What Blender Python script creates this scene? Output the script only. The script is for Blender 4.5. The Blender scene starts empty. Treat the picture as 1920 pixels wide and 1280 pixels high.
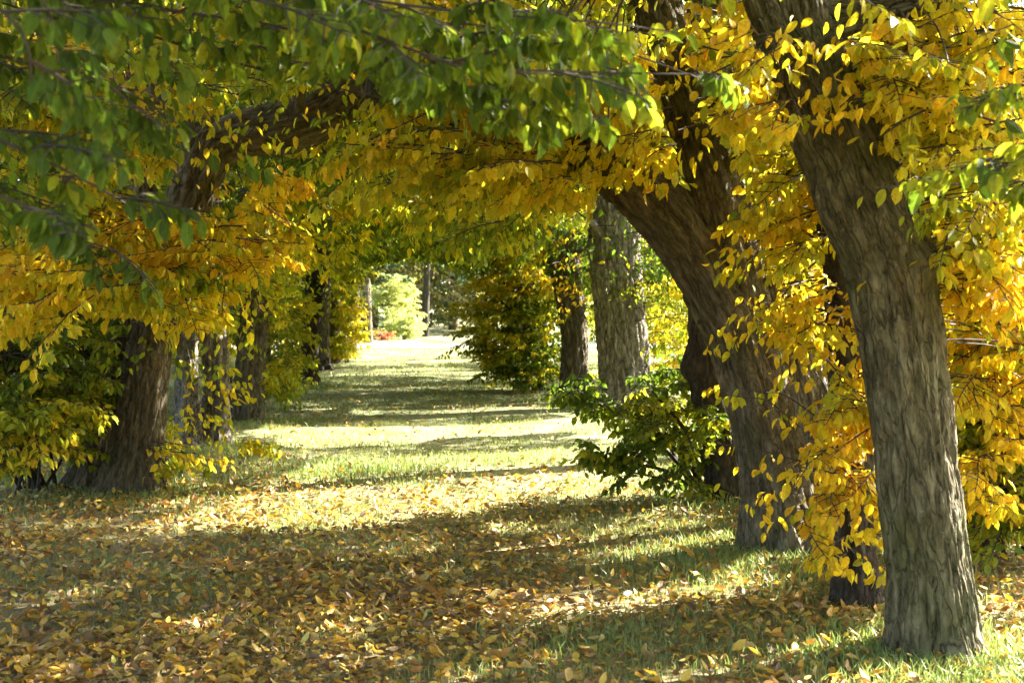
import bpy, math, random
import numpy as np
from mathutils import Vector, Matrix

rng = np.random.default_rng(7)
random.seed(7)
scene = bpy.context.scene
COL = scene.collection
R = math.radians

# ------------------------------------------------------------------ camera
FPX = 2667.0                                   # focal length in pixels of a 1920 wide frame
CAM = np.array([0.0, 0.0, 1.5])
PITCH = math.atan(80.0 / FPX)                  # looking slightly down
cd = bpy.data.cameras.new('camera')
cam = bpy.data.objects.new('camera', cd); COL.objects.link(cam)
cam.location = CAM; cam.rotation_euler = (R(90) - PITCH, 0, 0)
cd.sensor_width = 36.0; cd.lens = 36.0 * FPX / 1920.0
cd.clip_start = 0.05; cd.clip_end = 1000
cd.dof.use_dof = True; cd.dof.focus_distance = 9.0; cd.dof.aperture_fstop = 5.6
scene.camera = cam

# ------------------------------------------------------------------ sky and sun
SUN_EL, SUN_AZ = R(34), R(59)                  # azimuth clockwise from +Y
SUN = np.array([math.sin(SUN_AZ) * math.cos(SUN_EL), math.cos(SUN_AZ) * math.cos(SUN_EL), math.sin(SUN_EL)])
w = bpy.data.worlds.new('World'); scene.world = w; w.use_nodes = True
nt = w.node_tree
sky = nt.nodes.new('ShaderNodeTexSky'); sky.sky_type = 'NISHITA'; sky.sun_disc = False
sky.dust_density = 2.0; sky.ozone_density = 0.5; sky.air_density = 0.8
sky.sun_elevation = SUN_EL; sky.sun_rotation = SUN_AZ
nt.links.new(sky.outputs[0], nt.nodes['Background'].inputs[0])
nt.nodes['Background'].inputs[1].default_value = 0.09
sd = bpy.data.lights.new('sun', 'SUN'); sd.energy = 5.0; sd.angle = R(0.53); sd.color = (1.0, 0.955, 0.87)
so = bpy.data.objects.new('sun', sd); COL.objects.link(so)
so.rotation_euler = Vector(-SUN).to_track_quat('-Z', 'Y').to_euler()
vs = scene.view_settings
vs.view_transform = 'Standard'; vs.look = 'None'; vs.gamma = 1.0; vs.use_curve_mapping = False
vs.exposure = 3.5
cy = scene.cycles
cy.max_bounces = 8; cy.diffuse_bounces = 5; cy.glossy_bounces = 2; cy.transmission_bounces = 6
cy.transparent_max_bounces = 6; cy.caustics_reflective = False; cy.caustics_refractive = False
cy.sample_clamp_indirect = 0.5
cy.use_denoising = True; cy.denoiser = 'OPENIMAGEDENOISE'; cy.denoising_input_passes = 'RGB_ALBEDO_NORMAL'; cy.denoising_prefilter = 'ACCURATE'

# ------------------------------------------------------------------ helpers
CP, SP = math.cos(PITCH), math.sin(PITCH)
def at(px, py, d):
    """point seen at photo pixel (px, py) at d metres in front of the camera"""
    a = (px - 960) / FPX * d; b = (640 - py) / FPX * d
    return np.array([a, d * CP + b * SP, CAM[2] - d * SP + b * CP])
def ground_at(px, py):
    b = (640 - py) / FPX
    d = -CAM[2] / (-SP + b * CP)
    return at(px, py, d)[:2]
def project(P):
    q = P - CAM
    d = q[:, 1] * CP - q[:, 2] * SP
    b = q[:, 1] * SP + q[:, 2] * CP
    dd = np.where(d > 0.05, d, 0.05)
    return 960 + FPX * q[:, 0] / dd, 640 - FPX * b / dd, d

def hash3(i, j, k, seed):
    h = (i * 374761393 + j * 668265263 + k * 2147483647 + seed * 1274126177) & 0xFFFFFFFF
    h = ((h ^ (h >> 13)) * 1274126177) & 0xFFFFFFFF
    h = h ^ (h >> 16)
    return (h & 0xFFFFFF) / float(0xFFFFFF)
def vnoise(P, seed=0):
    P = np.asarray(P, dtype=np.float64)
    F = np.floor(P); f = P - F; I = F.astype(np.int64)
    f = f * f * (3 - 2 * f)
    out = 0
    for a in (0, 1):
        wa = f[:, 0] if a else 1 - f[:, 0]
        for b in (0, 1):
            wb = f[:, 1] if b else 1 - f[:, 1]
            for c in (0, 1):
                wc = f[:, 2] if c else 1 - f[:, 2]
                out = out + wa * wb * wc * hash3(I[:, 0] + a, I[:, 1] + b, I[:, 2] + c, seed)
    return out
def fbm(P, seed=0, n=3):
    s = 0; a = 0.5; t = 0
    for o in range(n):
        s = s + a * vnoise(P * 2 ** o, seed + o * 17); t += a; a *= 0.5
    return s / t
def norm(v):
    return v / np.maximum(np.linalg.norm(v, axis=-1, keepdims=True), 1e-9)

def link(o, parent=None):
    COL.objects.link(o)
    if parent is not None: o.parent = parent
    return o
class MB:
    """collects faces with a material index and an optional colour per face"""
    def __init__(s): s.v = []; s.f = []; s.m = []; s.c = []; s.n = 0; s.uv = []
    def add(s, V, F, mat=0, col=None, uv=None):
        """F: (k, n) array of indices into V"""
        F = np.asarray(F, dtype=np.int64)
        s.v.append(np.asarray(V, dtype=np.float32)); s.f.append(F + s.n); s.n += len(V)
        s.m.append(np.full(len(F), mat, dtype=np.int32))
        if col is None: col = np.full((len(F), 3), 0.2)
        s.c.append(np.broadcast_to(np.asarray(col, dtype=np.float32), (len(F), 3)))
        s.uv.append(np.zeros((len(V), 3), np.float32) if uv is None else np.asarray(uv, np.float32))
    def build(s, name, mats, parent=None, smooth=True, origin=None):
        me = bpy.data.meshes.new(name)
        if s.n:
            V = np.concatenate(s.v)
            if origin is not None: V = V - np.asarray(origin, np.float32)
            loops = np.concatenate([f.ravel() for f in s.f]).astype(np.int32)
            tot = np.concatenate([np.full(len(f), f.shape[1]) for f in s.f]).astype(np.int32)
            st = np.concatenate([[0], np.cumsum(tot)[:-1]]).astype(np.int32)
            me.vertices.add(len(V)); me.vertices.foreach_set('co', V.ravel())
            me.loops.add(len(loops)); me.loops.foreach_set('vertex_index', loops)
            me.polygons.add(len(tot)); me.polygons.foreach_set('loop_start', st); me.polygons.foreach_set('loop_total', tot)
            me.polygons.foreach_set('material_index', np.concatenate(s.m))
            me.polygons.foreach_set('use_smooth', np.full(len(tot), smooth))
            a = me.attributes.new('col', 'FLOAT_COLOR', 'FACE')
            C = np.concatenate(s.c); a.data.foreach_set('color', np.concatenate([C, np.ones((len(C), 1), np.float32)], 1).ravel())
            b = me.attributes.new('loc', 'FLOAT_VECTOR', 'POINT'); b.data.foreach_set('vector', np.concatenate(s.uv).ravel())
            me.update(calc_edges=True); me.validate()
        for m in (mats if isinstance(mats, (list, tuple)) else [mats]): me.materials.append(m)
        return link(bpy.data.objects.new(name, me), parent)
def tag(o, label=None, cat=None, group=None, kind=None):
    if label: o['label'] = label
    if cat: o['category'] = cat
    if group: o['group'] = group
    if kind: o['kind'] = kind
    return o
def empty(name, loc, label, cat, group=None):
    o = bpy.data.objects.new(name, None); o.empty_display_size = 0.2
    o.location = loc; COL.objects.link(o)
    return tag(o, label, cat, group)

# ------------------------------------------------------------------ materials
def newmat(name):
    m = bpy.data.materials.new(name); m.use_nodes = True
    t = m.node_tree; t.nodes.clear()
    out = t.nodes.new('ShaderNodeOutputMaterial')
    return m, t, out
def nd(t, kind, **kw):
    n = t.nodes.new(kind)
    for k, v in kw.items(): setattr(n, k, v)
    return n
def ramp(t, fac, stops):
    r = nd(t, 'ShaderNodeValToRGB'); e = r.color_ramp.elements
    while len(e) < len(stops): e.new(0.5)
    for i, (p, c) in enumerate(stops): e[i].position = p; e[i].color = (*c, 1)
    t.links.new(fac, r.inputs[0]); return r.outputs[0]
def mixc(t, fac, a, b, blend='MIX'):
    n = nd(t, 'ShaderNodeMix', data_type='RGBA', blend_type=blend)
    for sock, val in ((n.inputs[0], fac), (n.inputs[6], a), (n.inputs[7], b)):
        if isinstance(val, bpy.types.NodeSocket): t.links.new(val, sock)
        elif isinstance(val, tuple): sock.default_value = (*val, 1)
        else: sock.default_value = val
    return n.outputs[2]
def noise(t, vec, scale, detail=4, rough=0.6):
    n = nd(t, 'ShaderNodeTexNoise'); n.inputs['Scale'].default_value = scale
    n.inputs['Detail'].default_value = detail; n.inputs['Roughness'].default_value = rough
    t.links.new(vec, n.inputs['Vector']); return n.outputs['Fac']

def leaf_material(name, trans=0.52, gloss=0.48, spec=0.2, tint=1.45):
    m, t, out = newmat(name)
    a = nd(t, 'ShaderNodeAttribute', attribute_name='col')
    l = nd(t, 'ShaderNodeAttribute', attribute_name='loc')          # x along, y across the blade
    sep = nd(t, 'ShaderNodeSeparateXYZ'); t.links.new(l.outputs['Vector'], sep.inputs[0])
    ab = nd(t, 'ShaderNodeMath', operation='ABSOLUTE'); t.links.new(sep.outputs[1], ab.inputs[0])
    # side veins run obliquely from the midrib
    v1 = nd(t, 'ShaderNodeMath', operation='MULTIPLY_ADD'); t.links.new(ab.outputs[0], v1.inputs[0]); v1.inputs[1].default_value = -0.55; t.links.new(sep.outputs[0], v1.inputs[2])
    v2 = nd(t, 'ShaderNodeMath', operation='MULTIPLY'); t.links.new(v1.outputs[0], v2.inputs[0]); v2.inputs[1].default_value = 62.0
    v3 = nd(t, 'ShaderNodeMath', operation='SINE'); t.links.new(v2.outputs[0], v3.inputs[0])
    mid = nd(t, 'ShaderNodeMath', operation='LESS_THAN'); t.links.new(ab.outputs[0], mid.inputs[0]); mid.inputs[1].default_value = 0.012
    g = nd(t, 'ShaderNodeNewGeometry')
    n = noise(t, g.outputs['Position'], 90, 2)
    spots = ramp(t, n, [(0.27, (0.45, 0.3, 0.22)), (0.36, (0.85, 0.78, 0.66)), (0.5, (1, 1, 1)), (0.8, (1.1, 1.12, 1.05))])
    c = mixc(t, 1.0, a.outputs['Color'], spots, 'MULTIPLY')
    vf = nd(t, 'ShaderNodeMapRange'); t.links.new(v3.outputs[0], vf.inputs[0]); vf.inputs[1].default_value = 0.6; vf.inputs[2].default_value = 1.0; vf.inputs[3].default_value = 0; vf.inputs[4].default_value = 0.28
    c = mixc(t, vf.outputs[0], c, mixc(t, 0.5, c, (0.30, 0.30, 0.08)))
    mm = nd(t, 'ShaderNodeMath', operation='MULTIPLY'); t.links.new(mid.outputs[0], mm.inputs[0]); mm.inputs[1].default_value = 0.5
    c = mixc(t, mm.outputs[0], c, mixc(t, 0.5, c, (0.35, 0.33, 0.12)))
    p = nd(t, 'ShaderNodeBsdfPrincipled'); t.links.new(c, p.inputs['Base Color'])
    p.inputs['Roughness'].default_value = gloss; p.inputs['Specular IOR Level'].default_value = spec
    b = nd(t, 'ShaderNodeBump'); b.inputs['Strength'].default_value = 0.25; b.inputs['Distance'].default_value = 0.004
    t.links.new(v3.outputs[0], b.inputs['Height']); t.links.new(b.outputs[0], p.inputs['Normal'])
    tr = nd(t, 'ShaderNodeBsdfTranslucent')
    t.links.new(mixc(t, 1.0, c, (tint, tint, tint * 0.7), 'MULTIPLY'), tr.inputs[0])
    mx = nd(t, 'ShaderNodeMixShader'); mx.inputs[0].default_value = trans
    t.links.new(p.outputs[0], mx.inputs[1]); t.links.new(tr.outputs[0], mx.inputs[2])
    t.links.new(mx.outputs[0], out.inputs[0])
    return m
M_LEAF = leaf_material('living_leaf')
M_LITTER = leaf_material('fallen_leaf', trans=0.18, gloss=0.5, spec=0.4, tint=1.2)

def bark_material(name, dark, mid, light, moss=0.35, lichen=0.3, scale=1.0, crack=0.5):
    m, t, out = newmat(name)
    l = nd(t, 'ShaderNodeAttribute', attribute_name='loc').outputs['Vector']       # cylinder coordinates, squeezed along the grain
    g = nd(t, 'ShaderNodeNewGeometry').outputs['Position']
    n1 = noise(t, l, 26 * scale, 6, 0.65); n2 = noise(t, l, 7 * scale, 4, 0.6); n3 = noise(t, g, 2.3, 4, 0.6); n4 = noise(t, g, 38, 3, 0.6)
    c = ramp(t, n1, [(0.30, dark), (0.5, mid), (0.72, light)])
    c = mixc(t, 0.6, c, ramp(t, n2, [(0.3, (0.55, 0.5, 0.46)), (0.7, (1.25, 1.22, 1.18))]), 'MULTIPLY')
    mo = nd(t, 'ShaderNodeMapRange'); t.links.new(n3, mo.inputs[0]); mo.inputs[1].default_value = 0.48; mo.inputs[2].default_value = 0.68; mo.inputs[3].default_value = 0; mo.inputs[4].default_value = moss
    c = mixc(t, mo.outputs[0], c, (0.075, 0.085, 0.025))
    li = nd(t, 'ShaderNodeMapRange'); t.links.new(n4, li.inputs[0]); li.inputs[1].default_value = 0.64; li.inputs[2].default_value = 0.76; li.inputs[3].default_value = 0; li.inputs[4].default_value = lichen
    c = mixc(t, li.outputs[0], c, (0.32, 0.33, 0.27))
    wv = nd(t, 'ShaderNodeVectorMath', operation='MULTIPLY_ADD'); nz = nd(t, 'ShaderNodeTexNoise'); nz.inputs['Scale'].default_value = 16; nz.inputs['Detail'].default_value = 3; t.links.new(l, nz.inputs['Vector'])
    t.links.new(nz.outputs['Color'], wv.inputs[0]); wv.inputs[1].default_value = (0.16, 0.16, 0.16); t.links.new(l, wv.inputs[2])
    vo = nd(t, 'ShaderNodeTexVoronoi', feature='DISTANCE_TO_EDGE'); vo.inputs['Scale'].default_value = 17 * scale; t.links.new(wv.outputs[0], vo.inputs['Vector'])
    cr = nd(t, 'ShaderNodeMapRange'); t.links.new(vo.outputs['Distance'], cr.inputs[0]); cr.inputs[1].default_value = 0.0; cr.inputs[2].default_value = 0.13; cr.inputs[3].default_value = 0.0; cr.inputs[4].default_value = 1.0
    c = mixc(t, crack, c, ramp(t, cr.outputs[0], [(0.0, (0.42, 0.38, 0.34)), (0.45, (0.95, 0.95, 0.95)), (1.0, (1.08, 1.08, 1.08))]), 'MULTIPLY')
    p = nd(t, 'ShaderNodeBsdfPrincipled'); t.links.new(c, p.inputs['Base Color'])
    p.inputs['Roughness'].default_value = 0.9; p.inputs['Specular IOR Level'].default_value = 0.2
    b = nd(t, 'ShaderNodeBump'); b.inputs['Strength'].default_value = 1.0; b.inputs['Distance'].default_value = 0.05
    hm = nd(t, 'ShaderNodeMath', operation='MULTIPLY_ADD'); t.links.new(cr.outputs[0], hm.inputs[0]); hm.inputs[1].default_value = 0.45 * crack; t.links.new(n1, hm.inputs[2]); t.links.new(hm.outputs[0], b.inputs['Height'])
    b2 = nd(t, 'ShaderNodeBump'); b2.inputs['Strength'].default_value = 0.5; b2.inputs['Distance'].default_value = 0.008
    t.links.new(n4, b2.inputs['Height']); t.links.new(b.outputs[0], b2.inputs['Normal']); t.links.new(b2.outputs[0], p.inputs['Normal'])
    t.links.new(p.outputs[0], out.inputs[0])
    return m
M_BARK = bark_material('grey_brown_bark', (0.05, 0.041, 0.026), (0.135, 0.111, 0.07), (0.245, 0.21, 0.15))
M_BARK_MOSSY = bark_material('mossy_bark', (0.045, 0.04, 0.022), (0.14, 0.122, 0.066), (0.28, 0.25, 0.16), moss=0.75, lichen=0.45, crack=0.6)
M_BARK_RED = bark_material('reddish_bark', (0.042, 0.034, 0.021), (0.125, 0.102, 0.062), (0.235, 0.2, 0.135), moss=0.5, lichen=0.3)
M_BARK_DARK = bark_material('dark_bark', (0.025, 0.02, 0.015), (0.06, 0.047, 0.035), (0.12, 0.1, 0.08), moss=0.3, lichen=0.12)
M_BARK_SILVER = bark_material('silver_bark', (0.09, 0.075, 0.06), (0.25, 0.215, 0.17), (0.42, 0.38, 0.32), moss=0.25, lichen=0.4, crack=0.75)
def plain(name, col, rough=0.85):
    m, t, out = newmat(name)
    g = nd(t, 'ShaderNodeNewGeometry').outputs['Position']
    c = mixc(t, 0.6, col, ramp(t, noise(t, g, 60, 3), [(0.3, (0.5, 0.5, 0.5)), (0.7, (1.4, 1.4, 1.4))]), 'MULTIPLY')
    p = nd(t, 'ShaderNodeBsdfPrincipled'); t.links.new(c, p.inputs['Base Color']); p.inputs['Roughness'].default_value = rough
    t.links.new(p.outputs[0], out.inputs[0]); return m
M_TWIG = plain('twig_bark', (0.05, 0.036, 0.026))

# ------------------------------------------------------------------ alley layout
def row_left(y): return -2.96 - 0.056 * (y - 11.1)
def row_right(y): return 1.78 - 0.053 * (y - 6.06)
def mid(y): return 0.5 * (row_left(y) + row_right(y))

# sun patches: the gaps in the crowns through which the sun reaches these places on the lawn
PATCH_PX = [
    [(255, 985), (330, 1000), (480, 1003), (600, 1006), (720, 985), (830, 975), (1000, 955), (1270, 945), (1300, 905), (1200, 860), (1120, 835), (960, 846), (800, 858), (640, 862), (540, 880), (420, 935), (330, 965)],
    [(430, 815), (560, 836), (700, 836), (860, 822), (1100, 806), (1120, 780), (1000, 784), (960, 788), (800, 796), (600, 800), (480, 802)],
    [(620, 770), (700, 779), (800, 779), (980, 768), (1060, 776), (1060, 758), (960, 757), (820, 766)],
    [(690, 705), (800, 700), (890, 703), (890, 692), (800, 690), (700, 694)],
    [(650, 682), (860, 680), (860, 664), (660, 662)],
    [(700, 1196), (790, 1203), (830, 1178), (740, 1176)],
    [(880, 1190), (1000, 1188), (1090, 1150), (1230, 1128), (1330, 1132), (1420, 1118), (1400, 1100), (1250, 1098), (1080, 1128), (960, 1160)],
    [(1010, 1085), (1120, 1072), (1330, 1042), (1400, 1030), (1390, 1000), (1280, 1005), (1180, 1030), (1060, 1055)],
    [(1330, 1100), (1450, 1120), (1560, 1110), (1570, 1060), (1480, 1050), (1380, 1070)],
    [(1430, 1290), (1700, 1275), (1960, 1250), (1960, 1150), (1830, 1175), (1640, 1225), (1500, 1250)],
    [(1000, 800), (1120, 830), (1200, 800), (1200, 770), (1080, 765)],
]
PATCH = [np.array([ground_at(*p) for p in poly]) for poly in PATCH_PX]
def in_poly(x, y, poly):
    r = np.zeros(len(x), bool); n = len(poly); j = n - 1
    for i in range(n):
        xi, yi = poly[i]; xj, yj = poly[j]
        c = ((yi > y) != (yj > y)) & (x < (xj - xi) * (y - yi) / (yj - yi + 1e-12) + xi)
        r ^= c; j = i
    return r
SUNH = SUN[:2] / np.linalg.norm(SUN[:2])
SUN_TARGETS = [(1.57, 20.0, 0.42, 0.2, 3.6), (0.98, 21.6, 0.25, 0.2, 3.0), (1.75, 9.45, 0.3, 0.2, 2.4), (1.82, 6.06, 0.28, 0.0, 1.0), (1.1, 10.4, 0.8, 0.1, 1.2), (1.55, 6.75, 0.3, 0.75, 1.15), (2.6, 7.4, 0.5, 0.3, 1.6), (2.3, 6.3, .5, 1.4, 2.8), (1.6, 7.0, .35, 1.2, 2.2), (-3.3, 14.5, .35, .2, 1.6), (0.9, 21.0, .5, 2.0, 3.4)]
def sunlit(P):
    """True where the sun ray through P lands in one of the open patches"""
    g = P[:, :2] - P[:, 2:3] * (SUN[:2] / SUN[2])
    q = np.concatenate([g * 1.1, np.zeros((len(g), 1))], 1)
    n1 = fbm(q * 1.6, 5) - 0.5; n2 = fbm(q * 1.6, 9) - 0.5
    x = g[:, 0] + n1 * 0.55; y = g[:, 1] + n2 * 0.55 + (n1 * 0.6)
    r = np.zeros(len(x), bool)
    for poly in PATCH: r |= in_poly(x, y, poly)
    for (cx, cy_, rad, z0, z1) in SUN_TARGETS:
        q = P[:, :2] - np.array([cx, cy_]); al = q @ SUNH; pe = np.abs(q @ np.array([-SUNH[1], SUNH[0]])); zh = P[:, 2] - al * math.tan(SUN_EL)
        r |= (al > rad) & (pe < rad) & (zh > z0) & (zh < z1) & (n1 > -0.12)
    return r | (g[:, 1] > 43)

# view of the opening at the end and of the big limbs is not blocked by leaves: (px, py, rx, ry, nearer than, share removed)
CLEAR = [
    (775, 580, 108, 108, 44, 0.97), (780, 680, 190, 60, 40, 1.0), (770, 800, 330, 70, 30, 1.0), (760, 960, 520, 110, 20, 1.0), (700, 1150, 900, 160, 9, 1.0),
    (1510, 720, 45, 90, 9.3, 0.8), (1072, 600, 45, 170, 21.2, 0.75), (1430, 830, 105, 230, 8.1, 0.9), (1610, 1040, 50, 110, 6.8, 0.75), (1590, 600, 45, 90, 6.8, 0.6), (1700, 640, 90, 190, 5.95, 0.97), (1740, 950, 100, 260, 6.0, 1.0),
    (1240, 420, 130, 120, 8.2, 0.85), (1360, 560, 100, 130, 8.2, 0.85), (1400, 700, 90, 120, 8.2, 0.85), (1155, 560, 75, 210, 19.6, 0.95), (1120, 640, 60, 120, 19.5, 0.8), (1250, 560, 40, 130, 16, 0.9),
    (1130, 350, 60, 60, 8.2, 0.5), (270, 780, 65, 170, 10.9, 0.9), (395, 730, 95, 120, 14.2, 0.88), (475, 670, 50, 140, 17.2, 0.88), (585, 610, 42, 115, 24.2, 0.88), (612, 600, 28, 95, 30, 0.9), (1440, 930, 80, 110, 8.1, 0.8),
]
LIMBS = [([(395, 330), (400, 275), (450, 250), (520, 236), (590, 222), (650, 182)], 74, 10.9, 0.96), ([(345, 225), (285, 175), (228, 115)], 38, 10.9, 0.8),
         ([(1345, 345), (1320, 280), (1290, 200), (1258, 110), (1225, 10)], 60, 8.3, 0.9), ([(1190, 342), (1110, 290)], 55, 8.2, 0.85), ([(1620, 350), (1575, 260), (1535, 170), (1508, 90), (1492, 10)], 84, 5.97, 0.84), ([(1470, 110), (1435, 40)], 40, 5.9, 0.6), ([(1600, 28), (1700, 10)], 32, 5.9, 0.6)]
for pl, rad_, dm_, pr_ in LIMBS: CLEAR += [(x_, y_, rad_, rad_, dm_, pr_) for x_, y_ in pl]
def keep_leaf(P, pxtest=True):
    x, y, z = P[:, 0], P[:, 1], P[:, 2]
    n = fbm(P * 0.9, 31) - 0.5
    u = np.abs(x - mid(y))
    ceil = np.interp(y, [8, 12, 26, 40], [2.5, 2.36, 2.28, 2.55]) + 0.45 * n
    low = np.where(u < 1.5, ceil, np.where(u < 2.5, ceil - 0.9 * (u - 1.5), 0.55 + 0.5 * n))
    k = z > low
    k &= np.linalg.norm(P - CAM, axis=1) > 1.7
    return k
def sight(P):
    k = np.ones(len(P), bool)
    px, py, d = project(P)
    rr = rng.random(len(P))
    nn = (fbm(P * 2.2, 77, 2) - 0.5) * 1.1 if len(CLEAR) else 0
    for cx, cy_, rx, ry, dm, pr in CLEAR:
        e = ((px - cx) / rx) ** 2 + ((py - cy_) / ry) ** 2 + nn
        k &= ~((e < 1) & (d < dm) & (d > 0.2) & (rr < pr))
    return k

# ------------------------------------------------------------------ leaves
def leaf_template(rows, curl, fold, twist=0.0):
    """a pointed oval blade along +X, returns verts, quads, tris, local coords"""
    V = []; U = []
    for t, wd in rows:
        zc = -curl * t * t; ang = twist * t
        if wd == 0: V.append((t, 0, zc)); U.append((t, 0, 0)); continue
        for s in (-1, 0, 1):
            yy = s * wd; zz = fold * abs(s) * wd
            V.append((t, yy * math.cos(ang) - zz * math.sin(ang), zc + yy * math.sin(ang) + zz * math.cos(ang))); U.append((t, yy, 0))
    k = len(rows) - 2
    tris = [(0, 2, 1), (0, 3, 2)]; quads = []
    for i in range(k - 1):
        a = 1 + 3 * i; b = a + 3
        quads += [(a, a + 1, b + 1, b), (a + 1, a + 2, b + 2, b + 1)]
    a = 1 + 3 * (k - 1); e = a + 3
    tris += [(a, a + 1, e), (a + 1, a + 2, e)]
    return np.array(V, float), np.array(quads, int).reshape(-1, 4), np.array(tris, int), np.array(U, float)
ROWS_HI = [(0, 0), (0.10, 0.17), (0.30, 0.285), (0.55, 0.29), (0.76, 0.20), (0.90, 0.075), (1.0, 0)]
ROWS_MID = [(0, 0), (0.28, 0.28), (0.68, 0.25), (1.0, 0)]
TPL = {
    'hi': [leaf_template(ROWS_HI, c, f, tw) for c, f, tw in ((0.18, 0.25, 0.3), (0.05, 0.35, -0.2), (0.28, 0.12, 0.1), (-0.06, 0.2, -0.35), (0.35, 0.42, 0.2))],
    'mid': [leaf_template(ROWS_MID, c, f, tw) for c, f, tw in ((0.2, 0.25, 0.2), (0.02, 0.4, -0.2), (0.32, 0.15, 0.1))],
}
_lo = (np.array([(0, 0, 0), (0.45, -0.29, 0.07), (1, 0, -0.1), (0.45, 0.29, 0.07)], float), np.zeros((0, 4), int), np.array([(0, 1, 2), (0, 2, 3)]), np.array([(0, 0, 0), (.45, -.29, 0), (1, 0, 0), (.45, .29, 0)], float))
TPL['lo'] = [_lo]
TPL['litter'] = [leaf_template(ROWS_MID, c, f, tw) for c, f, tw in ((0.5, 0.5, 0.6), (-0.35, 0.7, -0.5), (0.15, -0.35, 0.3), (-0.5, 0.2, 0.9), (0.05, 0.1, 0.1))]

def emit_leaves(mb, pos, d, up, size, col, lod, mat=0):
    """pos (n,3), d blade direction, up rough blade normal, size (n,), col (n,3)"""
    if not len(pos): return
    d = norm(d); s = norm(np.cross(up, d)); nrm = np.cross(d, s)
    pick = rng.integers(0, len(TPL[lod]), len(pos))
    wid = rng.uniform(0.66, 1.08, len(pos))
    for k, (V, Q, T, U) in enumerate(TPL[lod]):
        ix = np.nonzero(pick == k)[0]
        if not len(ix): continue
        n = len(ix); nv = len(V)
        W = (pos[ix, None, :] + size[ix, None, None] * (V[None, :, 0:1] * d[ix, None, :] + V[None, :, 1:2] * wid[ix, None, None] * s[ix, None, :] + V[None, :, 2:3] * nrm[ix, None, :])).reshape(-1, 3)
        base = mb.n; off = (np.arange(n) * nv)[:, None, None]
        UU = np.tile(U, (n, 1))
        first = True
        for F in (Q, T):
            if not len(F): continue
            FF = (F[None] + off).reshape(-1, F.shape[1])
            cc = np.repeat(col[ix], len(F), axis=0)
            if first: mb.add(W, FF, mat, cc, UU); first = False
            else:
                mb.f.append(FF + base); mb.m.append(np.full(len(FF), mat, np.int32)); mb.c.append(cc.astype(np.float32))

def emit_twigs(mb, p0, p1, r0, r1, mat=1, sides=3):
    if not len(p0): return
    d = norm(p1 - p0); ref = np.where(np.abs(d[:, 2:3]) > 0.9, np.array([[1., 0, 0]]), np.array([[0, 0, 1.]]))
    a = norm(np.cross(d, ref)); b = np.cross(d, a)
    vs_ = []
    for p, r in ((p0 - d * r0[:, None] * 0.5, r0), (p1 + d * r1[:, None] * 0.5, r1)):
        for k in range(sides):
            an = 2 * math.pi * k / sides
            vs_.append(p + r[:, None] * (a * math.cos(an) + b * math.sin(an)))
    V = np.stack(vs_, 1).reshape(-1, 3); n = len(p0); off = (np.arange(n) * 2 * sides)[:, None, None]
    F = np.array([(k, (k + 1) % sides, sides + (k + 1) % sides, sides + k) for k in range(sides)])
    mb.add(V, (F[None] + off).reshape(-1, 4), mat, (0.05, 0.04, 0.03))

# ------------------------------------------------------------------ sprays: flat leafy twigs
def spray_template(seed, spacing):
    r = np.random.default_rng(seed)
    LP, LD, LU, S0, S1, SR0, SR1 = [], [], [], [], [], [], []
    def curve(p, d, L, n, droop, wob):
        pts = [p]; d = d.copy()
        for i in range(n):
            d = d + np.array([0, 0, -droop]) + r.normal(0, wob, 3); d /= np.linalg.norm(d)
            pts.append(pts[-1] + d * L / n)
        return np.array(pts)
    def leaves(pts, t0, gap):
        seg = np.linalg.norm(np.diff(pts, axis=0), axis=1); cum = np.concatenate([[0], np.cumsum(seg)]); L = cum[-1]
        s = t0 * L; side = 1 if r.random() < 0.5 else -1
        while s < L:
            i = min(np.searchsorted(cum, s, 'right') - 1, len(seg) - 1)
            d = (pts[i + 1] - pts[i]) / seg[i]; p = pts[i] + d * (s - cum[i])
            lat = np.cross(np.array([0, 0, 1.]), d); lat /= np.linalg.norm(lat) + 1e-9
            LP.append(p); LD.append(d * r.uniform(.3, .8) + lat * side * r.uniform(.4, 1.0) + np.array([0, 0, -r.uniform(0, .6)]))
            LU.append(np.array([0, 0, 1.]) + r.normal(0, 0.35, 3)); side = -side
            s += gap * r.uniform(.6, 1.5)
        LP.append(pts[-1]); LD.append(pts[-1] - pts[-2]); LU.append(np.array([0, 0, 1.]) + r.normal(0, 0.3, 3))
    def segs(pts, r0, r1):
        n = len(pts) - 1
        for i in range(n):
            S0.append(pts[i]); S1.append(pts[i + 1]); SR0.append(r0 + (r1 - r0) * i / n); SR1.append(r0 + (r1 - r0) * (i + 1) / n)
    main = curve(np.zeros(3), np.array([1., 0, 0.15]), 1.0, 6, 0.07, 0.05)
    segs(main, 0.0055, 0.0018); leaves(main, 0.15, spacing)
    side = 1
    for x in np.arange(0.12, 0.9, 0.085):
        i = int(x * 6); p = main[i] + (main[i + 1] - main[i]) * (x * 6 - i); a = R(r.uniform(35, 65)) * side
        sub = curve(p, np.array([math.cos(a), math.sin(a), r.uniform(-.15, .15)]), (0.5 - 0.33 * x) * r.uniform(.6, 1.2), 3, 0.1, 0.09)
        segs(sub, 0.003, 0.0012); leaves(sub, 0.1, spacing); side = -side
    f = lambda a: np.array(a, float)
    return dict(LP=f(LP), LD=f(LD), LU=f(LU), S0=f(S0), S1=f(S1), R0=f(SR0), R1=f(SR1))
SPR = [spray_template(100 + i, 0.047) for i in range(10)]

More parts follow.
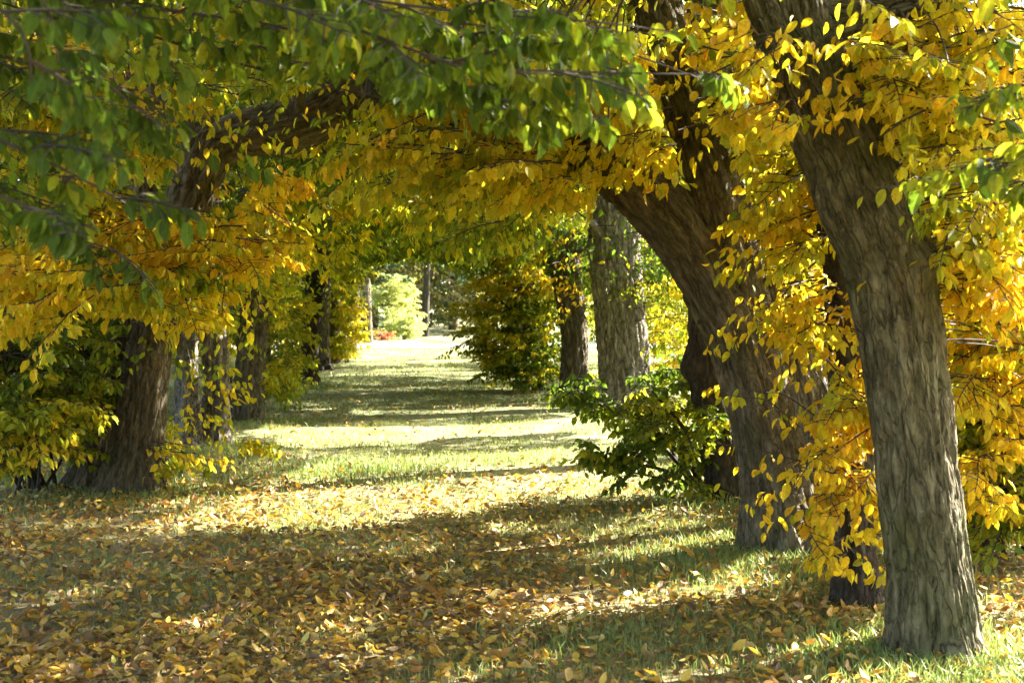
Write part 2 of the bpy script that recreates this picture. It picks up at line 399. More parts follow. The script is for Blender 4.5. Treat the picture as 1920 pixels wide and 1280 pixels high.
C_YEL = np.array([0.64, 0.49, 0.02]); C_ORA = np.array([0.64, 0.38, 0.02]); C_YGR = np.array([0.34, 0.36, 0.022])
C_GRN = np.array([0.10, 0.165, 0.013]); C_DGR = np.array([0.045, 0.088, 0.012]); C_BRN = np.array([0.20, 0.09, 0.03])
STOPS = np.array([0.0, 0.25, 0.5, 0.75, 1.0]); CS = np.stack([C_DGR, C_GRN, C_YGR, C_YEL, C_ORA])
def leaf_colour(t):
    """0 dark green ... 0.5 yellow green ... 0.75 yellow, 1 orange"""
    t = np.clip(t, 0, 1)
    c = np.stack([np.interp(t, STOPS, CS[:, k]) for k in range(3)], 1)
    return c * rng.uniform(0.8, 1.2, (len(t), 1)) * rng.uniform(0.95, 1.05, (len(t), 3))

def lod_for(d): return 'hi' if d < 7.5 else ('mid' if d < 15 else 'lo')

def sprays(mb, base, yaw, pitch, length, tone, size, lod=None, spread=0.09, gravity=(0.25, 1.1), rules=True, roll=None, cullsun=True):
    """add len(base) sprays; tone is the autumn colour of each one"""
    n = len(base); cent = base.mean(0)
    for k in range(len(SPR)):
        ix = np.nonzero(np.arange(n) % len(SPR) == k)[0]
        if not len(ix): continue
        T = SPR[k]; m = len(ix)
        cyw, syw = np.cos(yaw[ix]), np.sin(yaw[ix]); cp, sp = np.cos(pitch[ix]), np.sin(pitch[ix])
        X = np.stack([cyw * cp, syw * cp, sp], 1); Y = np.stack([-syw, cyw, 0 * cyw], 1)
        ro = rng.normal(0, 0.3, m) if roll is None else rng.normal(0, roll, m)
        Z = np.cross(X, Y); Y2 = Y * np.cos(ro)[:, None] + Z * np.sin(ro)[:, None]; Z = np.cross(X, Y2); Y = Y2
        def tf(A, scale):
            return A[None, :, 0:1] * X[:, None] * scale + A[None, :, 1:2] * Y[:, None] * scale + A[None, :, 2:3] * Z[:, None] * scale
        L = length[ix][:, None, None]
        P = (base[ix][:, None] + tf(T['LP'], L)).reshape(-1, 3)
        D = norm(tf(T['LD'], 1.0).reshape(-1, 3)); U = tf(T['LU'], 1.0).reshape(-1, 3)
        nl = len(T['LP'])
        D[:, 2] -= rng.uniform(gravity[0], gravity[1], len(D)); D += rng.normal(0, 0.18, D.shape)
        U = U + rng.normal(0, 0.35, U.shape)
        tn = np.repeat(tone[ix], nl) + rng.normal(0, spread, m * nl)
        sz = size * rng.uniform(0.62, 1.18, m * nl)
        keep = rng.random(len(P)) < np.repeat(np.clip(1.15 * length[ix] * 0.08 / size, 0.16, 0.96), nl)
        nk = keep.copy()
        if rules:
            keep &= keep_leaf(P)
            pass
        if cullsun: keep &= ~(sunlit(P) & (P[:, 2] > 0.25) & (rng.random(len(P)) < 0.97))
        keep &= sight(P)
        pd = np.linalg.norm(P - CAM, axis=1); keep &= pd > 1.5
        ld = lod or lod_for(np.linalg.norm(cent - CAM))
        emit_leaves(mb, P[keep], D[keep], U[keep], sz[keep], leaf_colour(tn[keep]), ld)
        # twigs of the sprays that kept most of their leaves
        kk = keep.reshape(m, nl).sum(1) > 0.35 * nk.reshape(m, nl).sum(1)
        if kk.any():
            ns = len(T['S0']); sel = slice(0, ns) if ld != 'lo' else slice(0, 6)
            A = (base[ix][:, None] + tf(T['S0'][sel], L))[kk].reshape(-1, 3); B = (base[ix][:, None] + tf(T['S1'][sel], L))[kk].reshape(-1, 3)
            ok = sight((A + B) / 2)
            if cullsun: ok &= ~(sunlit((A + B) / 2) & (rng.random(len(A)) < .85))
            if rules: ok &= keep_leaf(A)
            f = 1.0
            emit_twigs(mb, A[ok], B[ok], np.tile(T['R0'][sel] * f, kk.sum())[ok], np.tile(T['R1'][sel] * f, kk.sum())[ok])

# ------------------------------------------------------------------ trunks
def spline(pts, n):
    pts = np.asarray(pts, float); m = len(pts)
    t = np.linspace(0, m - 1, n); i = np.clip(np.floor(t).astype(int), 0, m - 2); f = (t - i)[:, None]
    g = lambda k: pts[np.clip(k, 0, m - 1)]
    p0, p1, p2, p3 = g(i - 1), g(i), g(i + 1), g(i + 2)
    return 0.5 * ((2 * p1) + (-p0 + p2) * f + (2 * p0 - 5 * p1 + 4 * p2 - p3) * f ** 2 + (-p0 + 3 * p1 - 3 * p2 + p3) * f ** 3)
def tube(mb, pts, rad, seed, segs=48, per_m=40, rough=0.02, lobes=0.08, flare=0.0, bumps=(), cap=True):
    pts = np.asarray(pts, float); rad = np.asarray(rad, float)
    L = np.linalg.norm(np.diff(pts, axis=0), axis=1).sum(); n = max(8, int(L * per_m))
    C = spline(pts, n); r = spline(rad[:, None], n)[:, 0]
    s = np.concatenate([[0], np.cumsum(np.linalg.norm(np.diff(C, axis=0), axis=1))])
    T = norm(np.gradient(C, axis=0)); N = np.zeros_like(C)
    v = np.array([1., 0, 0]) if abs(T[0][0]) < 0.8 else np.array([0, 1., 0])
    for i in range(n):
        v = v - T[i] * (v @ T[i]); v /= np.linalg.norm(v); N[i] = v
    B = np.cross(T, N)
    th = np.linspace(0, 2 * math.pi, segs, endpoint=False)
    TH, S = np.meshgrid(th, s); Rr = np.repeat(r[:, None], segs, 1)
    ct, st = np.cos(TH), np.sin(TH)
    q = np.stack([ct.ravel() * 0.9, st.ravel() * 0.9, S.ravel() * 0.55], 1)
    lob = (fbm(q * 1.3 + seed * 3.1, seed, 2) - 0.5).reshape(TH.shape)
    gr = np.stack([(ct * Rr).ravel(), (st * Rr).ravel(), S.ravel() * 0.17], 1)
    wv = gr + 0.02 * np.stack([fbm(gr * 14, seed + 3, 2), fbm(gr * 14, seed + 4, 2), 0 * gr[:, 0]], 1)
    c1 = np.abs(2 * fbm(wv * np.array([24, 24, 15]), seed + 1, 2) - 1); c2 = np.abs(2 * fbm(wv * np.array([52, 52, 40]) + 7, seed + 2, 2) - 1)
    hi = fbm(wv * np.array([90, 90, 130]), seed + 6, 2) - 0.5; pl = fbm(wv * np.array([16, 16, 11]) + 3, seed + 8, 2) - 0.5
    dsp = ((0.3 - 1.25 * np.exp(-(c1 / 0.17) ** 2) - 0.4 * np.exp(-(c2 / 0.2) ** 2) + 0.7 * hi + 1.1 * pl) * rough).reshape(TH.shape)
    rr = Rr * (1 + 2 * lobes * lob) + dsp
    if flare:
        k = np.clip(1 - S / 0.62, 0, 1) ** 2.0
        rr = rr * (1 + flare * k * (0.75 + 0.5 * np.cos(TH * 4 + seed) + 0.35 * np.cos(TH * 7 + 2 * seed)))
    for (bt, bs, bw, bh) in bumps:      # angle, distance along, width, height
        da = np.arctan2(np.sin(TH - bt), np.cos(TH - bt)) * Rr
        rr = rr + bh * np.exp(-(da ** 2 + (S - bs) ** 2) / (bw * bw))
    V = C[:, None] + rr[..., None] * (ct[..., None] * N[:, None] + st[..., None] * B[:, None])
    V = V.reshape(-1, 3)
    i, j = np.meshgrid(np.arange(n - 1), np.arange(segs), indexing='ij'); j2 = (j + 1) % segs
    F = np.stack([i * segs + j, i * segs + j2, (i + 1) * segs + j2, (i + 1) * segs + j], -1).reshape(-1, 4)
    U = np.stack([(ct * Rr).ravel() + seed * 1.7, (st * Rr).ravel(), S.ravel() * 0.3], 1)
    mb.add(V, F, 0, (0.1, 0.1, 0.1), U)
    if cap:
        e = mb.n; base = e - len(V)
        mb.add(np.array([C[-1] + T[-1] * r[-1] * 0.4]), np.zeros((0, 3), int), 0, None)
        fan = np.stack([np.arange(segs) + base + (n - 1) * segs, (np.arange(segs) + 1) % segs + base + (n - 1) * segs, np.full(segs, e)], 1)
        mb.f.append(fan); mb.m.append(np.zeros(segs, np.int32)); mb.c.append(np.full((segs, 3), 0.1, np.float32))
    return C, r
def px_stem(spec, depth):
    """spec: (px, py, width px[, depth]) list"""
    P, r = [], []
    for q in spec:
        d = q[3] if len(q) > 3 else depth
        P.append(at(q[0], q[1], d)); r.append(q[2] * 0.5 * d / FPX)
    P = np.array(P); r = np.array(r)
    return P, r

class Tree:
    def __init__(s, label, base, name='tree', cat='tree', group=None, bark=None):
        s.o = empty(name, (base[0], base[1], 0), label, cat, group); s.org = np.array([base[0], base[1], 0.0])
        s.bark = bark or M_BARK; s.skel = []; s.skr = []
    def stem(s, P, r, seed, name='trunk', **kw):
        mb = MB(); P = np.array(P, float)
        if name == 'trunk':
            d = P[1] - P[0]; P = np.concatenate([[P[0] - d / np.linalg.norm(d) * 0.14], P]); r = np.concatenate([[r[0] * 1.03], r])
        C, rr = tube(mb, P, r, seed, **kw)
        mb.build(name, s.bark, s.o, origin=s.org)
        s.skel.append(C); s.skr.append(rr)
        return C
    def branches(s, ends, r0=0.045, seed=0, start_z=2.0, merge=None):
        """bare branches from the upper stem to the given points, one part each"""
        S = np.concatenate(s.skel); up = S[S[:, 2] > start_z]
        if not len(up): up = S[-4:]
        rg = np.random.default_rng(seed)
        for e in ends:
            k = np.argmin(np.linalg.norm(up - (e - np.array([0, 0, 0.6])), axis=1) + rg.uniform(0, .5, len(up))); a = up[k]
            L = np.linalg.norm(e - a); m = (a + e) / 2 + np.array([0, 0, 0.18 * L]) + rg.normal(0, 0.08 * L, 3)
            q1 = (a + m) / 2 + rg.normal(0, .04 * L, 3); q2 = (m + e) / 2 + rg.normal(0, .04 * L, 3)
            mb = MB()
            C, rr = tube(mb, [a, q1, m, q2, e], r0 * np.array([1.0, .85, .65, .45, .2]) * min(1.3, 0.6 + L / 4), seed, segs=8, per_m=10, rough=0.002, lobes=.05)
            mb.build('branch', s.bark, s.o, origin=s.org); s.skel.append(C[3:]); s.skr.append(rr[3:])
    def foliage(s, fn_list, name='crown'):
        mb = MB()
        for fn in fn_list: fn(mb)
        ob = mb.build(name, [M_LEAF, M_TWIG], s.o, origin=s.org, smooth=False)
        return ob
    def connect(s, mb, base, maxlen=3.0, r=0.0045, rules=True):
        """thin wood from the skeleton to the foot of each spray"""
        if not len(base): return
        S = np.concatenate(s.skel)[::2]
        D = ((base[:, None] - S[None]) ** 2).sum(-1); k = D.argmin(1); a = S[k]; L = np.sqrt(D[np.arange(len(base)), k])
        t = np.linspace(0, 1, 6); m = (a + base) / 2 + np.stack([rng.normal(0, .07, len(a)) * L, rng.normal(0, .07, len(a)) * L, 0.12 * L], 1)
        pts = [(1 - q) ** 2 * a + 2 * q * (1 - q) * m + q * q * base for q in t]
        for i in range(5):
            A, B = pts[i], pts[i + 1]; ok = (L < maxlen) & sight((A + B) / 2)
            if rules: ok &= keep_leaf(A) | (L < 0.5)
            f = (1.5 - i * 0.15) * np.clip(0.6 + L * 0.4, 0.6, 1.3)
            emit_twigs(mb, A[ok], B[ok], (r * f)[ok], (r * f * 0.92)[ok], sides=4)

# a crown that fills part of the tunnel roof and hangs down the outer side of its row
def alley_crown(T, x0, x1, y, ylen, zlo, zhi, n, tone, size=0.085, seed=0, lod=None, sprd=0.1, tone_fn=None):
    def fn(mb):
        rg = np.random.default_rng(seed)
        u = rg.random((n, 3)); B = np.empty((n, 3))
        B[:, 0] = x0 + (x1 - x0) * u[:, 0]; B[:, 1] = y + ylen * (u[:, 1] - 0.5) * 2; B[:, 2] = zlo + (zhi - zlo) * u[:, 2] ** 1.7
        B = B[(B[:, 2] > 1.0)]
        c = T.org[:2]; yaw = np.arctan2(B[:, 1] - c[1], B[:, 0] - c[0]) + rg.normal(0, 0.6, len(B))
        pit = rg.normal(-0.12, 0.22, len(B)); L = rg.uniform(0.65, 1.15, len(B))
        tn = tone + (fbm(B * 0.55 + 3.3, 12, 2) - 0.5) * (0.75 if y < 11.5 else 0.5) + rg.normal(0, 0.07, len(B))
        if tone_fn: tn = tone_fn(B, tn)
        sel = keep_leaf(B + np.array([0, 0, 0.25]))
        T.connect(mb, B[sel], 1.7)
        sprays(mb, B, yaw, pit, L, tn, size, lod=lod, spread=sprd)
    return fn
PXQ = 0.85
def px_sprays(T, zones, seed=0, size=0.08, lod=None, rules=False, grav=(0.3, 1.1), conn=True, cullsun=True):
    """zones: (px, py, depth, rx px, ry px, depth spread, count, tone, yaw or None, length)"""
    def fn(mb):
        rg = np.random.default_rng(seed)
        for (px, py, d, rx, ry, dd, cnt, tone, yaw, ln) in zones:
            B = []; cnt = max(3, int(round(cnt * PXQ)))
            for i in range(cnt):
                while True:
                    a, b = rg.uniform(-1, 1, 2)
                    if a * a + b * b < 1: break
                B.append(at(px + a * rx, py + b * ry, d + rg.uniform(-dd, dd)))
            B = np.array(B)
            if yaw is None: yw = rg.uniform(0, 2 * math.pi, cnt)
            else: yw = R(yaw) + rg.normal(0, 0.55, cnt)
            pit = rg.normal(-0.1, 0.25, cnt)
            tn = tone + rg.normal(0, 0.1, cnt)
            if conn: T.connect(mb, B, 0.95, rules=False)
            ls = ln * rg.uniform(.7, 1.2, cnt)
            B2 = B - 0.35 * ls[:, None] * np.stack([np.cos(yw), np.sin(yw), 0 * yw], 1)
            sprays(mb, B2, yw, pit, ls, tn, size, lod=lod, rules=rules, gravity=grav, cullsun=cullsun)
    return fn


# ------------------------------------------------------------------ ground
def ground_z(x, y):
    P = np.stack([x * 0.5, y * 0.5, 0 * x], -1)
    return (fbm(P, 41, 3) - 0.5) * 0.10
def ground_material():
    m, t, out = newmat('lawn_soil')
    g = nd(t, 'ShaderNodeNewGeometry').outputs['Position']
    n1 = noise(t, g, 1.1, 5, 0.6); n2 = noise(t, g, 28, 4, 0.7); n3 = noise(t, g, 120, 2, 0.6)
    c = ramp(t, n1, [(0.35, (0.12, 0.15, 0.05)), (0.5, (0.17, 0.195, 0.075)), (0.7, (0.21, 0.2, 0.10))])
    c = mixc(t, 0.7, c, ramp(t, n2, [(0.3, (0.55, 0.42, 0.30)), (0.5, (1, 0.9, 0.8)), (0.75, (1.5, 1.35, 1.0))]), 'MULTIPLY')
    c = mixc(t, 0.5, c, ramp(t, n3, [(0.3, (0.6, 0.6, 0.55)), (0.7, (1.35, 1.35, 1.3))]), 'MULTIPLY')
    sp = nd(t, 'ShaderNodeSeparateXYZ'); t.links.new(g, sp.inputs[0])
    wy = nd(t, 'ShaderNodeMath', operation='MULTIPLY_ADD'); t.links.new(n1, wy.inputs[0]); wy.inputs[1].default_value = 5.0; t.links.new(sp.outputs[1], wy.inputs[2])
    mr = nd(t, 'ShaderNodeMapRange'); t.links.new(wy.outputs[0], mr.inputs[0]); mr.inputs[1].default_value = 9.5; mr.inputs[2].default_value = 15.5; mr.inputs[3].default_value = 0.6; mr.inputs[4].default_value = 0.0
    c = mixc(t, mr.outputs[0], c, ramp(t, n2, [(0.3, (0.07, 0.045, 0.022)), (0.5, (0.16, 0.10, 0.045)), (0.7, (0.30, 0.2, 0.08))]))       # leaf mould under the fallen leaves
    p = nd(t, 'ShaderNodeBsdfPrincipled'); t.links.new(c, p.inputs['Base Color']); p.inputs['Roughness'].default_value = 0.95
    b = nd(t, 'ShaderNodeBump'); b.inputs['Strength'].default_value = 0.7; b.inputs['Distance'].default_value = 0.04
    t.links.new(n2, b.inputs['Height']); t.links.new(b.outputs[0], p.inputs['Normal'])
    t.links.new(p.outputs[0], out.inputs[0]); return m
def sheet(xs, ys, zf, name, mat, kind='structure'):
    X, Y = np.meshgrid(xs, ys); V = np.stack([X.ravel(), Y.ravel(), zf(X.ravel(), Y.ravel())], 1)
    nx, ny = len(xs), len(ys); i, j = np.meshgrid(np.arange(ny - 1), np.arange(nx - 1), indexing='ij')
    F = np.stack([i * nx + j, i * nx + j + 1, (i + 1) * nx + j + 1, (i + 1) * nx + j], -1).reshape(-1, 4)
    mb = MB(); mb.add(V, F); o = mb.build(name, mat); return tag(o, kind=kind)
def far_z(x, y):
    z = ground_z(x, y)
    k = np.clip((np.hypot(x, y - 20) - 55) / 10, 0, 1)
    return z * (1 - k)
xs = np.concatenate([[-400, -200, -100, -60, -40], np.arange(-30, 30.1, 0.6), [40, 60, 100, 200, 400]])
ys = np.concatenate([[-60, -20], np.arange(-6, 60, 0.4), [64, 70, 80, 100, 140, 200, 400, 700]])
sheet(xs, ys, far_z, 'ground', ground_material())
def gravel_material():
    m, t, out = newmat('pale_gravel')
    g = nd(t, 'ShaderNodeNewGeometry').outputs['Position']
    c = ramp(t, noise(t, g, 45, 4), [(0.3, (0.30, 0.27, 0.22)), (0.7, (0.55, 0.51, 0.44))])
    p = nd(t, 'ShaderNodeBsdfPrincipled'); t.links.new(c, p.inputs['Base Color']); p.inputs['Roughness'].default_value = 0.95
    t.links.new(p.outputs[0], out.inputs[0]); return m
sheet(np.arange(-40, 40.1, 0.8), np.linspace(42.6, 46.2, 9), lambda x, y: ground_z(x, y) + 0.03, 'path', gravel_material())

# ------------------------------------------------------------------ grass and fallen leaves
def scatter(n, ymin, ymax, power=1.0, xpad=1.0):
    y = ymin + (ymax - ymin) * rng.random(n) ** power
    half = 0.36 * y + xpad
    return np.stack([rng.uniform(-1, 1, n) * half, y], 1)
def grass_blades(mb, xy, h, wd, colour_pick):
    n = len(xy); z = ground_z(xy[:, 0], xy[:, 1])
    a = rng.uniform(0, 2 * math.pi, n); lean = rng.uniform(0.1, 0.9, n) * h
    d = np.stack([np.cos(a), np.sin(a)], 1); b = rng.uniform(0, math.pi, n); s = np.stack([np.cos(b), np.sin(b)], 1) * wd[:, None]
    def P(off, zz): return np.concatenate([xy + off, (z + zz)[:, None]], 1)
    V = np.stack([P(-s, 0 * h - 0.01), P(s, 0 * h - 0.01), P(d * (lean * .3)[:, None] + s * .8, h * .6), P(d * (lean * .3)[:, None] - s * .8, h * .6), P(d * lean[:, None], h)], 1).reshape(-1, 3)
    off = (np.arange(n) * 5)[:, None, None]
    Q = (np.array([[0, 1, 2, 3]])[None] + off).reshape(-1, 4); T = (np.array([[3, 2, 4]])[None] + off).reshape(-1, 3)
    base = mb.n
    mb.add(V, Q, 0, colour_pick)
    mb.f.append(T + base); mb.m.append(np.zeros(len(T), np.int32)); mb.c.append(colour_pick.astype(np.float32))
def grass_colour(n, xy):
    k = np.clip(fbm(np.concatenate([xy * 0.8, np.zeros((n, 1))], 1), 51, 3) * 1.4 - 0.2 + rng.normal(0, .18, n), 0, 1)[:, None]
    c = np.array([0.10, 0.175, 0.045]) * (1 - k) + np.array([0.26, 0.29, 0.12]) * k
    dry = (rng.random(n) < 0.08)[:, None]
    return np.where(dry, np.array([0.30, 0.25, 0.11]), c) * rng.uniform(.75, 1.25, (n, 1))
mb = MB()
for (n, y0, y1, hh, ww, pw) in ((75000, 4.6, 9.5, 0.045, 0.0022, 1.0), (110000, 9.0, 18, 0.042, 0.003, 1.0), (100000, 17.5, 43, 0.05, 0.006, 0.9)):
    xy = scatter(n, y0, y1, pw)
    clump = fbm(np.concatenate([xy * 1.4, np.zeros((n, 1))], 1), 61, 3)
    k = rng.random(n) < np.clip((clump - 0.36) * 5.0, 0.08, 1); xy = xy[k]; n = len(xy)
    h = hh * rng.uniform(.35, 1.25, n) * (0.6 + 0.9 * clump[k])
    grass_blades(mb, xy, h, ww * rng.uniform(.6, 1.3, n), grass_colour(n, xy))
# taller tufts left by the mower round the feet of the trees
TUFTS = [(row_right(6.06), 6.0, 0.55, 2600), (1.75, 5.55, 0.75, 2600), (2.4, 5.6, 0.6, 2200), (1.55, 8.25, 0.6, 2200), (1.9, 7.6, 0.6, 1500), (-2.95, 11.0, 0.8, 2500), (1.0, 7.9, 0.5, 700), (1.56, 10.2, .6, 900),
         (-3.1, 14.3, 0.7, 1300), (-3.2, 17.2, .7, 1200), (1.5, 19.7, .7, 1000), (0.9, 21.2, .6, 700), (-3.4, 24, .7, 900), (-1.4, 12.2, 0.8, 1500), (0.3, 6.2, 0.4, 500)]
for (x, y, r, n) in TUFTS:
    q = rng.normal(0, r * 0.55, (n, 2)) + np.array([x, y])
    grass_blades(mb, q, rng.uniform(.03, .095, n), 0.0025 * rng.uniform(.7, 1.4, n) * (1 + y * 0.05), grass_colour(n, q) * np.array([0.9, 1.05, 0.9]))
o = mb.build('grass', leaf_material('grass_blade', trans=0.35, gloss=0.45, spec=0.4, tint=1.3), smooth=False)
tag(o, 'short green lawn grass growing along the alley between the tree rows', kind='stuff')

def litter_colour(n):
    k = rng.random(n)
    pal = np.array([[0.58, 0.38, 0.05], [0.55, 0.30, 0.03], [0.46, 0.30, 0.08], [0.27, 0.15, 0.055], [0.16, 0.08, 0.035], [0.56, 0.42, 0.15], [0.42, 0.17, 0.03], [0.38, 0.34, 0.07]])
    pr = np.cumsum([.17, .18, .13, .22, .14, .05, .09, .04]); 
    c = pal[np.searchsorted(pr / pr[-1], k)]
    return c * rng.uniform(.7, 1.2, (n, 1))
def litter_density(xy):
    x, y = xy[:, 0], xy[:, 1]
    c = fbm(np.concatenate([xy * 0.9, np.zeros((len(xy), 1))], 1), 71, 3)
    d = np.clip((c - 0.25) * 3.2, 0.45, 1)
    left = np.clip((1.6 - x) / 2.2, 0.5, 1)
    far = np.interp(y, [4, 9, 10.5, 13, 20, 45], [1, 1, .8, .5, .42, .2])
    return d * left * far
XY = scatter(52000, 4.3, 42, 2.0, 0.8)
k = rng.random(len(XY)) < litter_density(XY); XY = XY[k]
more = scatter(64000, 4.3, 13.0, 1.0, 0.6); k = rng.random(len(more)) < litter_density(more) * np.interp(more[:, 1], [4, 7, 9.5, 13], [.85, .75, .5, .12]); XY = np.concatenate([XY, more[k]])
for (x, y, r, n) in ((1.78, 5.95, .45, 160), (1.6, 8.3, .5, 160), (1.65, 6.85, .4, 120), (-2.95, 10.95, .6, 180), (1.6, 6.6, .9, 420), (-2.6, 10.6, 1.2, 420), (-1.5, 9.6, 1.2, 420), (1.1, 7.0, .8, 300)):
    XY = np.concatenate([XY, rng.normal(0, r * .6, (n, 2)) + np.array([x, y])])
n = len(XY); Z = ground_z(XY[:, 0], XY[:, 1]) + rng.uniform(0.008, 0.05, n)
pos = np.concatenate([XY, Z[:, None]], 1); a = rng.uniform(0, 2 * math.pi, n)
D = np.stack([np.cos(a), np.sin(a), rng.normal(0, .28, n)], 1); U = np.stack([rng.normal(0, .5, n), rng.normal(0, .5, n), np.ones(n)], 1)
SZ = rng.uniform(0.026, 0.064, n) * rng.uniform(.85, 1.15, n); LC = litter_colour(n)
# the three hundred that show largest lie on the grass as leaves of their own
px, py, dd = project(pos); vis = (px > 0) & (px < 1920) & (py < 1278)
score = np.where(vis, SZ / np.maximum(dd, .1), 0); big = np.zeros(n, bool); big[np.argsort(-score)[:300]] = True
mb = MB(); emit_leaves(mb, pos[~big], D[~big], U[~big], SZ[~big], LC[~big], 'litter')
tag(mb.build('leaf_litter', M_LITTER), 'yellow and brown fallen leaves strewn over the lawn', kind='stuff')
protos = []
for q in range(24):
    mb = MB(); emit_leaves(mb, np.zeros((1, 3)), np.array([[1., 0, 0]]), np.array([[0, 0, 1.]]), np.array([1.0]), litter_colour(1), 'litter')
    ob = mb.build('fallen_leaf', M_LITTER); protos.append(ob)
for q, ix in enumerate(np.nonzero(big)[0]):
    ob = protos[q] if q < len(protos) else protos[q % len(protos)].copy()
    if q >= len(protos): COL.objects.link(ob)
    d = norm(D[ix]); s = norm(np.cross(U[ix], d)); nn = np.cross(d, s)
    Mx = Matrix((( d[0], s[0], nn[0]), (d[1], s[1], nn[1]), (d[2], s[2], nn[2]))).to_4x4()
    ob.matrix_world = Matrix.Translation(Vector(pos[ix])) @ Mx @ Matrix.Diagonal((SZ[ix], SZ[ix] * 1.05, SZ[ix], 1))
    tag(ob, 'curled yellow or brown fallen leaf lying on the shaded grass in front', 'fallen leaf', 'fallen leaves lying on the grass in front')

# ------------------------------------------------------------------ right row
GR = 'trees of the right row'; GL = 'trees of the left row'
def mk(label, stems, depth, bark, group, seeds, flare=0.25, rough=0.02, lobes=0.1, per_m=40, segs=56, bumps=(), names=None, name='alley_tree'):
    base = at(stems[0][0][0], stems[0][0][1], depth)
    T = Tree(label, base, name, 'tree', group, bark)
    for k, st in enumerate(stems):
        P, r = px_stem(st, depth)
        if k == 0: P[0, 2] = min(P[0, 2], 0.02)
        nm = 'trunk' if (names is None and k == 0) else ('limb' if names is None else names[k])
        T.stem(P, r, seeds + k, nm, segs=segs if k == 0 else max(24, segs // 2), per_m=per_m, rough=rough, lobes=lobes, flare=flare if nm == 'trunk' else 0, bumps=bumps if k == 0 else ())
    return T
# nearest trunk, on the right
R1 = mk('thick grey-brown leaning trunk with green algae, foremost of the right row',
        [[(1752, 1222, 168), (1742, 1080, 158), (1722, 900, 156), (1702, 720, 158), (1682, 580, 160), (1655, 460, 166), (1612, 345, 168), (1560, 225, 164), (1515, 110, 152), (1492, 0, 140), (1478, -120, 126), (1462, -280, 120)],
         [(1510, 150, 90, 6.05), (1462, 105, 78, 6.0), (1440, 40, 66, 5.95), (1410, -40, 55, 5.9), (1360, -160, 40, 5.8)],
         [(1520, 60, 90, 6.05), (1600, 28, 72, 6.0), (1700, 10, 60, 5.95), (1820, -30, 48, 5.9), (1960, -110, 36, 5.8)]],
        6.06, M_BARK_MOSSY, GR, 11, flare=0.42, rough=0.0125, lobes=0.07, per_m=150, segs=220, bumps=((5.6, 1.78, 0.08, 0.07), (4.4, 1.35, 0.07, 0.02), (4.6, 0.75, 0.1, 0.015), (3.4, 2.1, 0.12, 0.03)))
R1B = mk('slim dark trunk wrapped in orange leaves just behind the foremost right trunk',
         [[(1608, 1152, 92), (1602, 1050, 80), (1598, 900, 74), (1592, 700, 72), (1582, 540, 72), (1562, 380, 74), (1545, 230, 70), (1535, 80, 60), (1530, -80, 45)]],
         6.9, M_BARK_DARK, GR, 21, flare=0.3, rough=0.015, per_m=70, segs=72, bumps=((4.5, .9, .1, .04), (4.0, 1.5, .08, .03)))
R2 = mk('reddish arching trunk with a great limb bending left over the path',
        [[(1478, 1040, 168), (1456, 900, 140), (1426, 770, 124), (1392, 655, 120), (1342, 545, 122), (1275, 432, 122), (1190, 342, 120), (1110, 288, 102), (1030, 245, 90), (940, 220, 74), (830, 205, 58), (700, 180, 40)],
         [(1425, 730, 110), (1392, 600, 112), (1366, 470, 112), (1335, 340, 108), (1295, 210, 104), (1252, 90, 104), (1222, -10, 100), (1190, -140, 80)]],
        8.4, M_BARK_RED, GR, 31, flare=0.4, rough=0.015, lobes=0.2, per_m=100, segs=150, bumps=((4.2, 1.0, .1, .03), (5.0, 1.6, .12, .03), (4.4, 2.2, .12, .025)))
R2C = mk('silvery trunk lit on its side, half hidden behind the arching trunk',
         [[(1560, 985, 120), (1545, 880, 118), (1515, 750, 116), (1470, 600, 104), (1424, 440, 96), (1388, 270, 90), (1355, 80, 84), (1335, -110, 66)]],
         9.45, M_BARK_SILVER, GR, 41, flare=0.2, rough=0.022, lobes=0.14, per_m=60, segs=84)
R3 = mk('dark knobbly trunk with a burl behind the leafy green shrub',
        [[(1368, 945, 92), (1356, 860, 66), (1340, 760, 58), (1328, 690, 62), (1322, 640, 64), (1318, 560, 52), (1312, 440, 48), (1300, 300, 44), (1290, 120, 36)]],
        10.5, M_BARK_DARK, GR, 51, flare=0.4, rough=0.015, lobes=0.12, per_m=60, segs=64, bumps=((3.3, 1.17, .12, .09), (3.0, 0.95, .08, .06)))
R4 = mk('broad straight grey trunk with deep plated bark beside the arch',
        [[(1174, 766, 110), (1170, 690, 98), (1163, 600, 94), (1154, 500, 94), (1148, 420, 98), (1140, 360, 98), (1130, 270, 80), (1120, 150, 60)],
         [(1150, 400, 80), (1190, 330, 70), (1225, 240, 58), (1250, 130, 44)]],
        20.0, M_BARK_SILVER, GR, 61, flare=0.14, rough=0.035, lobes=0.1, per_m=40, segs=120)
R5 = mk('fluted trunk with yellow leaf shoots left of the broad grey trunk',
        [[(1076, 748, 58), (1078, 650, 52), (1068, 560, 52), (1054, 460, 58), (1036, 380, 56), (1020, 280, 44), (1008, 150, 30)],
         [(1066, 520, 44), (1050, 420, 44), (1072, 330, 38), (1090, 230, 30)]],
        21.6, M_BARK, GR, 71, flare=0.2, rough=0.03, lobes=0.2, per_m=36, segs=80)
R6 = mk('dark trunk rising behind the cone-shaped yellow bush',
        [[(1006, 712, 50), (1003, 620, 44), (998, 500, 44), (986, 400, 42), (978, 300, 32), (972, 180, 24)]], 26.0, M_BARK_DARK, GR, 81, rough=0.025, per_m=30, segs=48)
